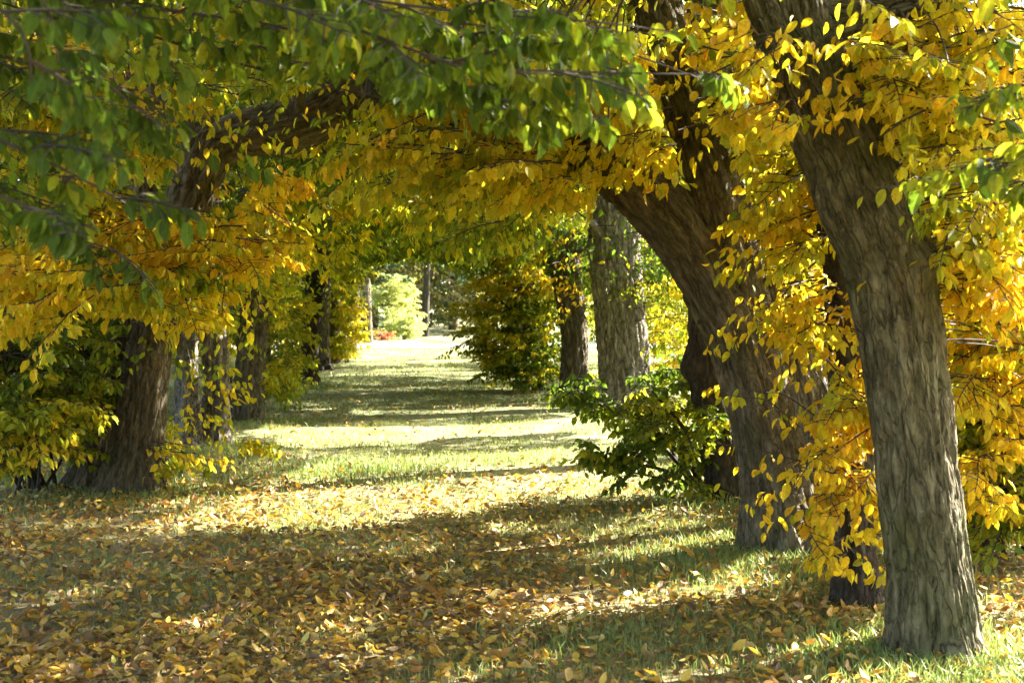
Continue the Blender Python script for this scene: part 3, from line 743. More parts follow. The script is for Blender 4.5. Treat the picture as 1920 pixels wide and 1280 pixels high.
# ------------------------------------------------------------------ left row
L1 = mk('massive leaning trunk at the left with a heavy limb over the path',
        [[(247, 925, 122), (258, 840, 96), (274, 710, 84), (289, 600, 78), (322, 470, 76), (358, 370, 86), (392, 280, 96), (405, 250, 80)],
         [(398, 285, 80), (450, 252, 84), (520, 242, 100), (585, 226, 94), (645, 186, 84), (705, 138, 74), (780, 78, 60), (860, -30, 58), (950, -160, 36)],
         [(396, 300, 72), (345, 222, 64), (278, 172, 56), (224, 112, 50), (192, 20, 44), (170, -90, 34)],
         [(168, 895, 76, 11.35), (188, 800, 66, 11.35), (222, 690, 60, 11.35), (250, 560, 56, 11.3), (272, 430, 52, 11.3), (262, 300, 44, 11.3), (240, 150, 36, 11.3)]],
        11.1, M_BARK, GL, 91, flare=0.42, rough=0.018, lobes=0.16, per_m=80, segs=130, names=['trunk', 'limb', 'limb', 'trunk'])
L2 = mk('pale flaking trunk behind the massive left trunk',
        [[(350, 832, 52), (350, 700, 44), (346, 580, 42), (340, 450, 40), (330, 300, 34), (320, 150, 28)]], 14.4, M_BARK_SILVER, GL, 101, rough=0.025, segs=60)
L2B = mk('twin-ridged pale trunk next to orange leaf sprigs, third in the left row',
         [[(402, 836, 56), (404, 720, 50), (400, 600, 46), (396, 480, 42), (392, 330, 36), (396, 180, 28)]], 14.7, M_BARK_SILVER, GL, 111, rough=0.03, lobes=0.2, segs=60)
L3 = mk('upright grey trunk edged by grass, right of the orange leaf sprigs',
        [[(463, 790, 66), (470, 680, 58), (481, 570, 54), (488, 480, 54), (490, 390, 48), (494, 270, 38), (500, 150, 28)]], 17.4, M_BARK, GL, 121, rough=0.03, lobes=0.14, segs=64)
L4 = mk('dark slim trunk with spreading foot halfway down the left row',
        [[(574, 722, 44), (580, 640, 38), (589, 560, 36), (596, 480, 40), (600, 410, 38), (612, 320, 30), (622, 220, 22)]], 24.5, M_BARK_DARK, GL, 131, rough=0.025, per_m=30, segs=48, flare=.4)
L5 = mk('trunk with a root burl at its foot near the far end of the left row',
        [[(603, 692, 34), (603, 620, 28), (606, 540, 27), (610, 460, 28), (616, 380, 25), (624, 290, 18)]], 30.3, M_BARK, GL, 141, rough=0.03, per_m=26, segs=40, flare=.6)
L6 = mk('far straight trunk at the end of the left row beside the orange sapling',
        [[(624, 681, 28), (624, 600, 25), (625, 520, 25), (630, 440, 24), (638, 360, 20), (645, 290, 15)]], 33.3, M_BARK, GL, 151, rough=0.03, per_m=26, segs=40)
mb = MB(); P, r = px_stem([(604, 693, 40), (603, 684, 36), (602, 672, 30)], 29.6); P[0, 2] = -0.05
tube(mb, P, r, 5, segs=40, per_m=60, rough=0.06, lobes=.4, flare=.4); tag(mb.build('tree_stump', M_BARK_DARK), 'low gnarled brown stump on the grass at the foot of a left row trunk', 'stump')

# trees of both rows whose trunks stand beside or behind the camera, or hide behind others
def hidden_tree(label, x, y, group, seed, rad=0.2, h=3.0, bark=M_BARK, lean=0.2):
    T = Tree(label, (x, y, 0), 'alley_tree', 'tree', group, bark)
    s = -1 if x > mid(y) else 1
    T.stem([(x, y, 0), (x + .03 * s, y, 1), (x + lean * s * .6, y, 2), (x + lean * s, y, h), (x + (lean + .3) * s, y, h + 1.5)], rad * np.array([1.1, 1, .95, .85, .5]), seed, 'trunk', segs=40, per_m=24, rough=0.02, flare=0.2)
    return T
L0 = hidden_tree('tree just out of view whose green and yellow branches hang in at the upper left', -2.85, 5.2, GL, 161, 0.28)
LA = hidden_tree('closest tree, its dark green hanging leaves filling the top left corner', -2.75, 1.6, GL, 171, 0.28)
R0 = hidden_tree('closest tree on the right, its pale green leaf sprays at the right edge', 2.35, 2.6, GR, 181, 0.26)
R45 = hidden_tree('right row tree hidden behind the broad grey trunk', 2.2, 13.5, GR, 191, 0.2)
R7 = hidden_tree('far right row tree behind the yellow bush', 0.42, 30.5, GR, 201, 0.2)
R8 = hidden_tree('last tree of the right row by the pale path', 0.15, 36.0, GR, 211, 0.2)
L35 = hidden_tree('left row tree hidden between the grey and the dark slim trunk', -3.75, 20.8, GL, 221, 0.2)
L7 = hidden_tree('last tree of the left row by the pale path', -4.35, 38.0, GL, 231, 0.2)

# bare branches and crowns: (tree, inner reach, outer reach, y half length, sprays, tone, leaf size)
CROWNS = [
    (LA, 'L', 1.9, 420, 0.30, .085), (L0, 'L', 2.1, 560, 0.46, .082), (L1, 'L', 2.3, 520, 0.60, .078), (L2, 'L', 1.5, 230, 0.48, .085), (L2B, 'L', 1.5, 230, 0.5, .085), (L3, 'L', 1.9, 330, 0.45, .088), (L35, 'L', 2.0, 330, 0.42, .092),
    (L4, 'L', 2.0, 330, 0.40, .095), (L5, 'L', 2.0, 300, 0.42, .10), (L6, 'L', 2.0, 260, 0.5, .10), (L7, 'L', 2.4, 260, 0.55, .105),
    (R0, 'R', 2.2, 330, 0.50, .08), (R1, 'R', 1.6, 330, 0.66, .075), (R1B, 'R', 1.3, 220, 0.74, .075), (R2, 'R', 1.6, 380, 0.60, .078), (R2C, 'R', 1.4, 230, 0.62, .08), (R3, 'R', 1.9, 300, 0.50, .082),
    (R45, 'R', 2.6, 420, 0.40, .092), (R4, 'R', 2.9, 460, 0.38, .095), (R5, 'R', 1.8, 300, 0.42, .095), (R6, 'R', 2.2, 330, 0.42, .098), (R7, 'R', 2.6, 330, 0.42, .10), (R8, 'R', 2.8, 300, 0.5, .105),
]
EXTRA = {}
def extra(T, zones, **kw): EXTRA.setdefault(id(T), []).append((zones, kw))

# sprays that hang where the photograph shows them: (px, py, depth, rx, ry, depth spread, count, tone, yaw, length)
# foremost: green leaves over the camera, from the two nearest trees
def hang(T, pts, tone, size=0.085, gap=0.15, ln=0.5, seed=0, r=0.006, sprd=0.06):
    """one long thin branch through (px, py, depth) points with leafy side shoots"""
    def fn(mb):
        rg = np.random.default_rng(seed)
        C = spline(np.array([at(p[0], p[1], p[2] * (1.22 if p[2] < 5 else 1)) for p in pts]), 40)
        rr = np.linspace(r, r * 0.35, 40)
        emit_twigs(mb, C[:-1], C[1:], rr[:-1], rr[1:], sides=5)
        L = np.linalg.norm(np.diff(C, axis=0), axis=1).sum(); k = max(3, int(L / gap)); t = (np.arange(k) + rg.uniform(.2, .8, k)) / k
        ix = np.clip((t * 38).astype(int), 0, 38); B = C[ix]; d = norm(C[ix + 1] - C[ix])
        side = np.where(np.arange(k) % 2, 1, -1); yaw = np.arctan2(d[:, 1], d[:, 0]) + side * R(50) + rg.normal(0, .3, k)
        sprays(mb, B, yaw, rg.normal(-0.12, .15, k), ln * rg.uniform(.6, 1.2, k) * (1.15 - 0.6 * t), np.full(k, tone) + rg.normal(0, .06, k), size, lod='hi', spread=sprd, rules=False, gravity=(0.5, 1.6))
    return fn
FN = {}
def addfn(T, fn): FN.setdefault(id(T), []).append(fn)
for i, (T, pts, tone, ln) in enumerate([
    (LA, [(-300, -120, 3.0), (100, -60, 2.9), (560, -15, 2.8), (860, 22, 2.8), (1120, 42, 2.8), (1270, 62, 2.9)], .22, .36),
    (LA, [(-200, -160, 2.7), (250, -60, 2.7), (620, 40, 2.7), (860, 120, 2.75), (1080, 135, 2.8), (1340, 140, 2.9)], .24, .36),
    (LA, [(-250, -100, 3.0), (200, 0, 3.0), (560, 60, 3.0), (760, 150, 3.0), (960, 190, 3.0), (1080, 215, 3.0)], .26, .36),
    (LA, [(100, -150, 3.2), (500, -30, 3.1), (800, 60, 3.1), (1000, 95, 3.1), (1230, 150, 3.1)], .25, .36),
    (LA, [(-260, -40, 2.6), (0, 20, 2.6), (150, 120, 2.7), (280, 220, 2.75), (350, 260, 2.8)], .2, .34),
    (LA, [(-300, 160, 2.6), (-80, 230, 2.6), (60, 290, 2.6), (180, 350, 2.7), (300, 420, 2.8)], .17, .34),
    (LA, [(-260, 300, 2.5), (-80, 340, 2.5), (60, 390, 2.6), (180, 430, 2.6)], .15, .3),
    (LA, [(-260, -120, 2.2), (-60, -20, 2.2), (40, 60, 2.2), (60, 160, 2.25)], .08, .3),
    (LA, [(-200, -200, 2.4), (0, -80, 2.4), (90, 20, 2.45), (110, 120, 2.5)], .14, .3),
    (L0, [(-100, -100, 3.6), (180, 30, 3.6), (420, 110, 3.6), (560, 150, 3.6), (700, 180, 3.6)], .28, .4),
    (L0, [(-300, 40, 3.8), (0, 130, 3.8), (200, 210, 3.8), (380, 300, 3.8)], .24, .4),
    (L0, [(-300, 250, 3.8), (-50, 330, 3.9), (150, 400, 4.0)], .22, .36),
    (R0, [(2250, 180, 3.0), (2000, 240, 3.0), (1900, 300, 3.0), (1840, 330, 3.0)], .36, .34),
    (R0, [(2300, 20, 3.2), (2050, 130, 3.2), (1880, 200, 3.2)], .42, .34),
    (R0, [(2300, 380, 3.2), (2100, 350, 3.2), (1950, 340, 3.2), (1640, 352, 3.3)], .40, .22),
    (L0, [(-300, 330, 3.4), (-60, 380, 3.5), (120, 440, 3.6), (220, 470, 3.7)], .2, .36),
    (L0, [(-300, 120, 4.2), (60, 180, 4.2), (260, 260, 4.2), (360, 330, 4.2)], .3, .42),
    (L0, [(-200, -60, 4.6), (160, 60, 4.6), (330, 150, 4.6), (520, 190, 4.6)], .36, .42),
    (L0, [(-200, 60, 3.3), (60, 120, 3.3), (230, 170, 3.3), (330, 230, 3.4)], .22, .36),
    (LA, [(300, -200, 3.4), (600, -60, 3.4), (760, 60, 3.4), (870, 170, 3.4), (940, 240, 3.4)], .28, .38),
    (LA, [(500, -200, 3.3), (800, -60, 3.3), (1010, 40, 3.3), (1180, 100, 3.3), (1320, 150, 3.35)], .26, .36),
]): addfn(T, hang(T, pts, tone, ln=ln, seed=300 + i, size=.058, sprd=.11))
# yellow and orange sprays of the massive left trunk and its neighbours
addfn(L1, px_sprays(L1, [
    (180, 455, 9.5, 230, 85, .8, 36, .76, 180, .7), (70, 530, 8.8, 130, 60, .6, 22, .80, 190, .6), (330, 470, 9.8, 130, 120, .7, 36, .64, -60, .6), (420, 400, 9.8, 110, 110, .6, 34, .78, -40, .5),
    (360, 120, 9.5, 260, 130, .8, 40, .70, None, .7), (120, 230, 9.2, 200, 170, .8, 46, .66, None, .7), (260, 300, 10.2, 200, 140, .5, 32, .66, None, .7), (100, 80, 9.5, 200, 120, .8, 40, .70, None, .8),
    (480, 330, 10.2, 90, 60, .5, 14, .78, -60, .4), (560, 60, 10.0, 200, 90, .6, 34, .76, None, .7), (330, 560, 10.3, 150, 50, .5, 18, .64, -60, .45)], seed=1, size=.082))
addfn(L1, px_sprays(L1, [(330, 860, 10.9, 40, 60, .2, 10, .62, -20, .5), (250, 640, 10.7, 60, 50, .2, 8, .36, -120, .35)], seed=2, size=.07))
addfn(L2, px_sprays(L2, [(430, 500, 13.2, 110, 90, .8, 44, .55, -30, .6), (380, 640, 13.9, 90, 60, .3, 16, .45, -30, .5), (390, 740, 13.6, 70, 60, .4, 22, .72, -10, .5), (470, 820, 13.4, 70, 14, .2, 8, .66, -8, .7), (360, 810, 13.3, 60, 50, .3, 14, .62, -20, .5)], seed=3, size=.085))
addfn(L3, px_sprays(L3, [(540, 420, 15, 110, 120, 1.2, 70, .62, -20, .6), (560, 330, 14.0, 130, 60, .8, 34, .7, -20, .6), (510, 620, 17.6, 60, 110, .6, 28, .48, None, .6), (545, 700, 18.2, 50, 60, .5, 18, .5, None, .6)], seed=4, size=.09))
addfn(L4, px_sprays(L4, [(640, 540, 24, 80, 30, .8, 26, .45, -20, .9), (660, 470, 23, 60, 40, .8, 26, .62, -20, .8), (560, 640, 24.6, 40, 60, .4, 16, .42, None, .6), (690, 410, 26, 70, 60, 1, 34, .72, None, .8)], seed=5, size=.1))
addfn(L6, px_sprays(L6, [(660, 440, 32, 40, 60, 1, 30, .76, None, .8), (650, 520, 32, 50, 30, 1, 18, .6, None, .9)], seed=6, size=.11))
# orange band in the middle, from the limb that arches over the path
addfn(R2, px_sprays(R2, [(1000, 300, 7.9, 120, 60, .6, 26, .66, 190, .55), (880, 270, 7.6, 150, 60, .6, 24, .64, 200, .55), (720, 250, 7.5, 120, 50, .6, 11, .66, 180, .55), (1180, 250, 7.6, 100, 90, .5, 30, .72, 200, .5), (1120, 120, 7.8, 160, 90, .6, 40, .66, None, .6),
    (820, 100, 8.0, 260, 110, .7, 60, .62, None, .7), (1180, 330, 7.9, 90, 40, .3, 8, .66, 220, .4), (940, 390, 9.5, 130, 40, .8, 26, .45, 200, .6), (1330, 130, 7.9, 90, 120, .4, 28, .68, None, .5)], seed=7, size=.08))
# yellow wall on the right
addfn(R1, px_sprays(R1, [(1500, 60, 5.6, 90, 50, .3, 9, .76, 200, .4), (1620, 150, 5.6, 110, 60, .3, 14, .77, -90, .4), (1420, 190, 5.7, 110, 80, .4, 22, .73, 200, .45), (1780, 140, 5.9, 150, 140, .6, 60, .70, None, .55), (1850, 330, 6.3, 110, 120, .6, 46, .66, None, .55), (1840, 510, 6.2, 90, 60, .4, 26, .78, -40, .45), (1590, 190, 5.65, 70, 50, .2, 8, .8, -90, .3)], seed=8, size=.066))
addfn(R1B, px_sprays(R1B, [(1610, 690, 6.5, 60, 150, .3, 22, .79, -110, .4), (1590, 830, 6.5, 80, 110, .3, 24, .80, -120, .4), (1500, 480, 6.9, 100, 130, .4, 34, .72, 190, .5), (1500, 620, 7.0, 70, 90, .4, 28, .72, 190, .5), (1540, 330, 6.7, 100, 90, .4, 20, .70, 190, .5), (1530, 820, 6.8, 50, 90, .3, 16, .70, 190, .4), (1570, 960, 6.6, 60, 60, .2, 10, .8, -110, .35), (1620, 1040, 6.6, 50, 60, .15, 8, .8, -100, .3), (1440, 920, 7.2, 50, 50, .2, 8, .72, 190, .35)], seed=9, size=.062))
addfn(R1B, px_sprays(R1B, [(1880, 640, 7.6, 90, 130, .6, 60, .76, None, .5), (1880, 850, 8.0, 80, 120, .7, 40, .70, None, .5), (1960, 500, 7.6, 120, 200, .6, 50, .7, None, .6)], seed=10, size=.07))
addfn(R1B, hang(R1B, [(1500, 800, 6.8), (1440, 752, 6.75), (1390, 745, 6.75), (1355, 735, 6.75)], .55, seed=401, gap=.2, ln=.16, size=.05, r=.004))
addfn(R1B, hang(R1B, [(1520, 870, 6.7), (1430, 845, 6.65), (1370, 835, 6.65), (1335, 830, 6.65)], .56, seed=402, gap=.2, ln=.16, size=.05, r=.004))
addfn(R1B, hang(R1B, [(1530, 780, 6.8), (1470, 740, 6.8), (1430, 735, 6.8), (1390, 728, 6.8)], .54, seed=403, gap=.22, ln=.15, size=.05, r=.004))
addfn(R2C, px_sprays(R2C, [(1430, 330, 9.0, 110, 160, .4, 50, .66, None, .5), (1420, 560, 9.1, 60, 60, .3, 10, .7, None, .4), (1520, 700, 10.2, 140, 260, .6, 70, .70, None, .6)], seed=11, size=.075))
addfn(R5, px_sprays(R5, [(1062, 430, 20.6, 46, 60, .3, 26, .77, 200, .5), (1070, 540, 20.6, 46, 60, .3, 26, .74, 200, .5), (1040, 500, 20.8, 50, 40, .3, 14, .76, 200, .5)], seed=12, size=.09))
addfn(R4, hang(R4, [(1215, 488, 18.6), (1170, 492, 18.6), (1130, 506, 18.6), (1106, 514, 18.6)], .55, seed=405, gap=.3, ln=.25, size=.09, r=.006))
addfn(R45, px_sprays(R45, [(1250, 520, 17.5, 60, 120, 1.0, 44, .7, None, .6), (1240, 660, 17.5, 60, 60, .8, 18, .7, None, .6)], seed=13, size=.08))

addfn(R45, px_sprays(R45, [(940, 350, 14.0, 170, 45, 1.2, 70, .32, 190, .8), (780, 385, 16.5, 180, 40, 1.5, 80, .30, 190, .9)], seed=21, size=.085))
addfn(R4, px_sprays(R4, [(900, 410, 19.5, 170, 45, 1.5, 110, .30, 190, .9), (800, 445, 23, 130, 28, 1.5, 70, .30, 190, 1.0)], seed=22, size=.09))
addfn(R6, px_sprays(R6, [(880, 465, 25, 110, 30, 1.5, 60, .36, 190, 1.0), (790, 490, 29, 80, 16, 1.5, 24, .42, 190, 1.0)], seed=23, size=.1))
addfn(L3, px_sprays(L3, [(700, 400, 17.5, 110, 50, 1.2, 40, .38, -10, .9)], seed=24, size=.09))
QUAL = 0.5
for i, (T, side, yl, n, tone, size) in enumerate(CROWNS):
    x, y = T.org[0], T.org[1]; m = mid(y); rg = np.random.default_rng(900 + i)
    if side == 'L': x0, x1 = row_left(y) - 2.6, m + 0.9
    else: x0, x1 = m - 0.9, row_right(y) + 2.3
    ends = np.stack([rg.uniform(x0 + .4, x1 - .4, 11), y + rg.uniform(-yl, yl, 11) * .8, rg.uniform(2.7, 6.6, 11)], 1)
    ends = ends[keep_leaf(ends) & sight(ends)]
    T.branches(ends, 0.05, 900 + i)
    roof = alley_crown(T, x0, x1, y, yl, 1.9, 4.9, int(n * (0.55 if y < 11.5 else 1.5)), tone - .05 if y < 11.5 else tone - .15, size * .92, 500 + i)
    xo0, xo1 = (row_left(y) - 2.6, row_left(y) - 0.1) if side == 'L' else (row_right(y) + 0.3, row_right(y) + 2.4)
    skirt = alley_crown(T, xo0, xo1, y, yl, 0.9, 3.0, int(n * (0.07 if (side == 'R' and y < 9) else (0.2 if side == 'R' else 0.12))), tone + (0.08 if side == 'R' else -0.12), size, 700 + i)
    upper = alley_crown(T, x0 + .3, x1 - .3, y, yl, 4.6, 7.4, int(n * (.45 if side == 'R' else .3)), tone, size * 1.1, 800 + i, lod='lo' if y > 8 else 'mid')  # unseen high sprays, added to keep the sun off the crowns below
    T.foliage([roof, upper] + ([] if T in (LA, L0, L1, L2, L2B, R0, R1) else [skirt]) + FN.get(id(T), []))

# ------------------------------------------------------------------ shrubs
def shrub(label, base, stems, blobs, tone, size, seed, name='shrub', cat='shrub', group=None, lod=None, rules=False, ln=.5, tonesd=.08, cullsun=False, fol='foliage'):
    """blobs: (x, y, z, rx, ry, rz, count)"""
    T = Tree(label, base, name, cat, group, M_BARK_DARK); rg = np.random.default_rng(seed)
    mb = MB()
    b = np.array([base[0], base[1], 0.0])
    for k in range(stems):
        bl = blobs[k % len(blobs)]; e = np.array(bl[:3]) + rg.normal(0, .45, 3) * np.array(bl[3:6]); f = b + np.array([*rg.normal(0, .09, 2), -0.05])
        C, r_ = tube(mb, [f, f * .6 + e * .4 + rg.normal(0, .04, 3) + np.array([0, 0, .1]), e], np.array([.017, .012, .005]) * rg.uniform(.8, 1.5), seed + k, segs=7, per_m=10, rough=0.001)
        T.skel.append(C); T.skr.append(r_)
    mb.build('stems', M_BARK_DARK, T.o, origin=T.org)
    def fn(mb):
        for bl in blobs:
            x, y, z, rx, ry, rz, cnt = bl[:7]; tone_ = bl[7] if len(bl) > 7 else tone
            q = rg.normal(0, 1, (cnt, 3)); q = q / np.linalg.norm(q, axis=1)[:, None] * rg.random((cnt, 1)) ** (1 / 2.6)
            B = np.array([x, y, z]) + q * np.array([rx, ry, rz]); B = B[B[:, 2] > 0.12]
            yaw = np.arctan2(B[:, 1] - base[1], B[:, 0] - base[0]) + rg.normal(0, .5, len(B))
            tn = tone_ + rg.normal(0, tonesd, len(B)) + (fbm(B * 1.5, 15, 2) - .5) * .5
            T.connect(mb, B, 1.6, r=.004, rules=False)
            L = ln * rg.uniform(.6, 1.2, len(B))
            B = B - .4 * L[:, None] * np.stack([np.cos(yaw), np.sin(yaw), 0 * yaw], 1)
            sprays(mb, B, yaw, rg.normal(.05, .25, len(B)), L, tn, size, lod=lod, rules=False, gravity=(0.0, .8), cullsun=cullsun)
    T.foliage([fn], fol)
    return T
def at_blob(px, py, d, rx, ry, rd, n, *t):
    p = at(px, py, d); return (p[0], p[1], p[2], rx * d / FPX, rd, ry * d / FPX, n, *t)
CLEAR_SAVED = list(CLEAR); CLEAR[:] = []
g = ground_at(1320, 925)
shrub('leafy green shrub leaning over the lawn from the right row', (*g, 0), 12,
      [at_blob(1280, 810, 10.6, 90, 95, .45, 38), at_blob(1200, 790, 10.3, 75, 60, .3, 18), at_blob(1290, 715, 10.9, 70, 35, .3, 14), at_blob(1150, 860, 10.2, 60, 25, .2, 10), at_blob(1110, 745, 10.2, 55, 30, .2, 9)],
      .36, .066, 1001, ln=.42, tonesd=.12, cullsun=False)
g = ground_at(1010, 728)
shrub('cone-shaped yellow and green bush jutting into the alley', (*g, 0), 14,
      [at_blob(1000, 700, 23.5, 60, 26, .7, 26, .25), at_blob(1000, 640, 23.6, 55, 45, .7, 40, .22), at_blob(1005, 560, 23.7, 45, 45, .7, 34, .28), at_blob(1000, 490, 23.7, 40, 35, .6, 20, .5),
       at_blob(935, 625, 23.2, 70, 9, .5, 20, .56), at_blob(945, 590, 23.2, 65, 9, .5, 18, .52), at_blob(955, 550, 23.2, 60, 9, .5, 16, .53), at_blob(965, 515, 23.2, 55, 9, .5, 14, .56), at_blob(950, 470, 23.2, 60, 14, .5, 18, .55), at_blob(945, 660, 23.2, 60, 8, .5, 16, .52), at_blob(965, 695, 23.2, 55, 8, .5, 12, .4)],
      .56, .095, 1002, ln=.85, tonesd=.16)
shrub('dark green undergrowth shrub left of the massive trunk', (-3.75, 11.2, 0), 14,
      [at_blob(80, 670, 10.8, 120, 130, .7, 90), at_blob(30, 800, 10.2, 110, 80, .6, 38), at_blob(110, 790, 11.0, 60, 60, .4, 40), at_blob(-80, 680, 10.4, 120, 160, .8, 60)],
      .42, .072, 1003, ln=.46, tonesd=.14)
shrub('young orange beech sapling at the far end of the left row', (*ground_at(650, 679), 0), 4,
      [at_blob(652, 640, 33, 34, 28, .5, 40), at_blob(654, 590, 33, 26, 30, .4, 34)], .6, .11, 1004, ln=.6, name='sapling', cat='sapling')
shrub('dusky green and yellow undergrowth among the left row trunks', (-3.9, 18.8, 0), 8,
      [at_blob(525, 690, 18.8, 35, 60, .5, 26), at_blob(540, 600, 18.8, 35, 60, .5, 22)], .5, .09, 1005, ln=.5)
shrub('bright green shrub with glossy leaves behind the foremost right trunk', (2.75, 8.2, 0), 10,
      [at_blob(1880, 900, 8.0, 90, 110, .5, 60), at_blob(1960, 760, 8.2, 120, 150, .6, 60), at_blob(1870, 760, 8.3, 70, 90, .4, 34)], .42, .07, 1006, ln=.4, tonesd=.14)
CLEAR[:] = CLEAR_SAVED

# ------------------------------------------------------------------ beyond the alley
def open_tree(label, x, y, h, spread, tone, size, n, seed, bark=M_BARK, trunk_r=.2, z0=.25, group=None, name='tree', cat='tree', ln=1.4, lo=0.3):
    T = Tree(label, (x, y, 0), name, cat, group, bark); rg = np.random.default_rng(seed)
    T.stem([(x, y, 0), (x + .1, y, h * .3), (x - .1, y, h * .6), (x, y, h * .9)], trunk_r * np.array([1.1, .9, .6, .2]), seed, 'trunk', segs=20, per_m=6, rough=0.02, flare=.3)
    ends = []
    for k in range(10):
        a = rg.uniform(0, 6.28); zz = h * rg.uniform(z0, .9); rr = spread * rg.uniform(.5, .9) * (1.1 - .6 * zz / h); ends.append((x + rr * math.cos(a), y + rr * math.sin(a), zz))
    T.branches(np.array(ends), .05, seed, start_z=h * .2)
    def fn(mb):
        nb = 16; bl = []
        for k in range(nb):
            a = rg.uniform(0, 6.28); t = rg.uniform(z0, 1); rad = spread * math.sqrt(max(0, 1 - ((t - .45) / .62) ** 2)) * rg.uniform(.3, 1)
            bl.append((x + rad * math.cos(a), y + rad * math.sin(a), h * t, spread * rg.uniform(.3, .5)))
        bl = np.array(bl); k = rg.integers(0, nb, n); q = rg.normal(0, .6, (n, 3))
        B = bl[k, :3] + q * bl[k, 3:4] * np.array([1, 1, .7]); B = B[B[:, 2] > lo]
        yaw = np.arctan2(B[:, 1] - y, B[:, 0] - x) + rg.normal(0, .6, len(B)); tn = tone + rg.normal(0, .07, len(B)) + (fbm(B * .5, 19, 2) - .5) * .3
        sprays(mb, B, yaw, rg.normal(0, .3, len(B)), ln * rg.uniform(.6, 1.2, len(B)), tn, size, lod='lo', rules=False, cullsun=False)
    CL = list(CLEAR); CLEAR[:] = []
    T.foliage([fn]); CLEAR[:] = CL
    return T
def bg(px, d): return at(px, 640, d)[0]
# end of the alley
T = Tree('slender bare sunlit trunk at the end of the alley', (bg(687, 49), 49, 0), 'tree', 'tree', None, M_BARK)
P, r = px_stem([(690, 642, 19), (688, 560, 16), (686, 470, 15), (684, 380, 14), (684, 250, 12), (690, 60, 9)], 49.0); P[0, 2] = 0; T.stem(P, r, 441, 'trunk', segs=30, per_m=12, rough=.02, flare=.25)
T.branches(np.array([P[-1] + np.array(q) for q in ((2, 1, 0), (-2, 0, -.5), (1, -2, 1), (-1, 2, 1.0))]), .06, 5)
T.foliage([px_sprays(T, [(690, 200, 49, 160, 130, 2.5, 60, .62, None, 1.4), (690, 450, 48.6, 24, 20, .4, 8, .78, None, .8)], seed=77, size=.14)])
SUN_PALE = [[.2, .28, .1], [.3, .36, .14], [.42, .46, .18], [.5, .5, .2], [.5, .46, .2]]  # glare of full sun on the far bushes, put into paler leaf colours
SHADE_BLUEGREEN = [[.02, .045, .03], [.035, .07, .045], [.06, .10, .06], [.16, .15, .06], [.3, .22, .06]]  # bluish skylit shade of the far trees, put into darker leaf colours
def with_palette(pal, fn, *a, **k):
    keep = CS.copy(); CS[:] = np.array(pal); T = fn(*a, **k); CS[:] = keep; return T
with_palette(SUN_PALE, open_tree, 'bright pale green bush in full sun at the end of the alley', bg(724, 54), 54, 2.2, .85, .50, .11, 240, 2001, z0=.05, trunk_r=.08, name='bush', cat='bush', ln=.6, lo=.12)
with_palette(SUN_PALE, open_tree, 'low pale green bush in sun beside the dark far trunk', bg(757, 53), 53, .95, .5, .46, .11, 110, 2002, z0=.05, trunk_r=.06, name='bush', cat='bush', ln=.45, lo=.1)
def red_bush(label, x, y, h, sp, n, seed):
    global CS
    keep = CS.copy(); CS[:] = np.array([[.22, .07, .035], [.34, .10, .05], [.38, .13, .06], [.42, .15, .06], [.38, .16, .05]])
    open_tree(label, x, y, h, sp, .5, .09, n, seed, z0=.05, trunk_r=.03, name='bush', cat='bush', ln=.34, lo=.05); CS[:] = keep
red_bush('low red-leaved bush on the bright grass beyond the path', bg(714, 51), 51, .32, .4, 32, 2003)
T = with_palette(SHADE_BLUEGREEN, open_tree, 'big tree with a dark grey-blue trunk in the shade beyond the path', bg(797, 57), 57, 15, 5.5, .3, .2, 700, 2005, bark=M_BARK_DARK, trunk_r=.14, z0=.22)
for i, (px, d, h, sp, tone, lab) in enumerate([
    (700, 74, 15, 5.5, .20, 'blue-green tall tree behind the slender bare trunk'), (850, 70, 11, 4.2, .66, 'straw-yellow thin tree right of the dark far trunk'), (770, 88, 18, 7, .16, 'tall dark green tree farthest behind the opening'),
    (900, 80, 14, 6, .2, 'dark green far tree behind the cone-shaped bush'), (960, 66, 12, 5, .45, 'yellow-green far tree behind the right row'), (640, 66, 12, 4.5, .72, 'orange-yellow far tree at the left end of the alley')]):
    with_palette(SHADE_BLUEGREEN, open_tree, lab, bg(px, d), d, h, sp, tone, .24, 520, 2100 + i, z0=.06, trunk_r=.25, ln=2.0, group='far trees behind the opening of the alley')
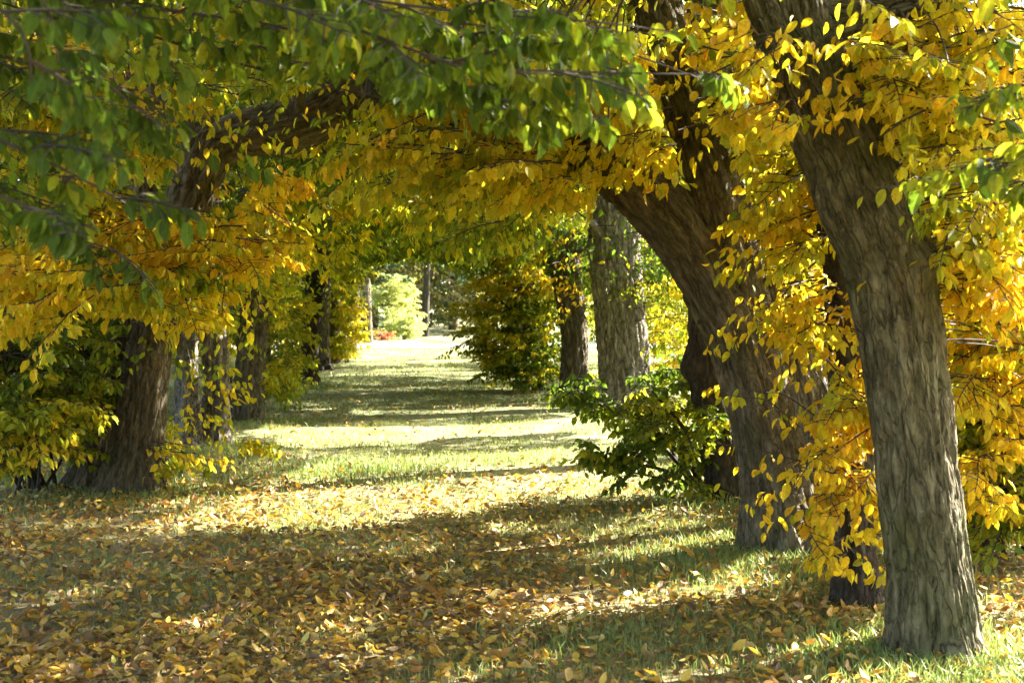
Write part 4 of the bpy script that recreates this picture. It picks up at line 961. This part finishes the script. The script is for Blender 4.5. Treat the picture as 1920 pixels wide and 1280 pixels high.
# open ground to the right, in the sun
for i, (x, y, h, sp, tone, lab) in enumerate([
    (7.2, 13.5, 3.0, 1.5, .74, 'golden shrub standing in the sun right of the alley'), (5.6, 22.0, 3.4, 1.5, .70, 'yellow sunlit shrub behind the broad grey trunk'), (8.5, 19.0, 3.6, 1.9, .5, 'lime green sunlit bush beyond the right row'), (4.6, 27.5, 3.0, 1.5, .72, 'yellow bush glowing beside the fluted trunk'),
    (9.5, 27.0, 4.4, 2.4, .55, 'tall lime and yellow bush far right'), (10.5, 15.5, 4.0, 2.2, .6, 'wide yellow-green bush at the right edge'), (7.0, 34, 4.5, 2.3, .62, 'yellow-green bush far behind the right row'), (5.6, 10.6, 2.0, 1.0, .6, 'yellow-green bush behind the bright green shrub')]):
    open_tree(lab, x, y, h, sp, tone, .12, 300, 2200 + i, z0=.06, trunk_r=.07, name='bush', cat='bush', ln=.9, lo=.15, group='sunlit bushes right of the alley')
for i, (x, y, h, sp, tone, lab) in enumerate([
    (22, 48, 13, 5.5, .3, 'green tree in the distance right of the alley'), (30, 40, 14, 6, .5, 'yellow-green tree in the distance at the right'), (14, 55, 12, 5, .22, 'dark bluish tree in the distance behind the arch'), (40, 58, 16, 7, .35, 'big green tree at the far right')]):
    open_tree(lab, x, y, h, sp, tone, .26, 420, 2300 + i, z0=.08, trunk_r=.25, ln=2.0, group='distant trees right of the alley')
for i, (x, y, h, sp, tone, lab) in enumerate([
    (-7.2, 16, 3.6, 2.0, .3, 'dark green bush left of the massive trunk'), (-9.0, 22, 5.0, 2.6, .42, 'olive green bush behind the left row'), (-7.6, 30, 4.5, 2.2, .55, 'yellowish bush behind the far left trunks'), (-8.0, 38, 5, 2.4, .7, 'orange bush left of the alley end'), (-14, 24, 6, 3.2, .25, 'deep green large bush at the left edge')]):
    open_tree(lab, x, y, h, sp, tone, .13, 320, 2400 + i, z0=.06, trunk_r=.08, name='bush', cat='bush', ln=1.0, lo=.15, group='bushes left of the alley')
for i, (x, y, h, sp, tone, lab) in enumerate([
    (-20, 46, 14, 6, .3, 'tall green tree in the distance left of the alley'), (-28, 60, 16, 7, .45, 'tall yellowing tree far left'), (-12, 62, 14, 6, .35, 'green tree in the distance behind the left row'), (-34, 42, 15, 6.5, .22, 'dark tree in the distance at the far left')]):
    open_tree(lab, x, y, h, sp, tone, .26, 420, 2500 + i, z0=.08, trunk_r=.25, ln=2.0, group='distant trees left of the alley')
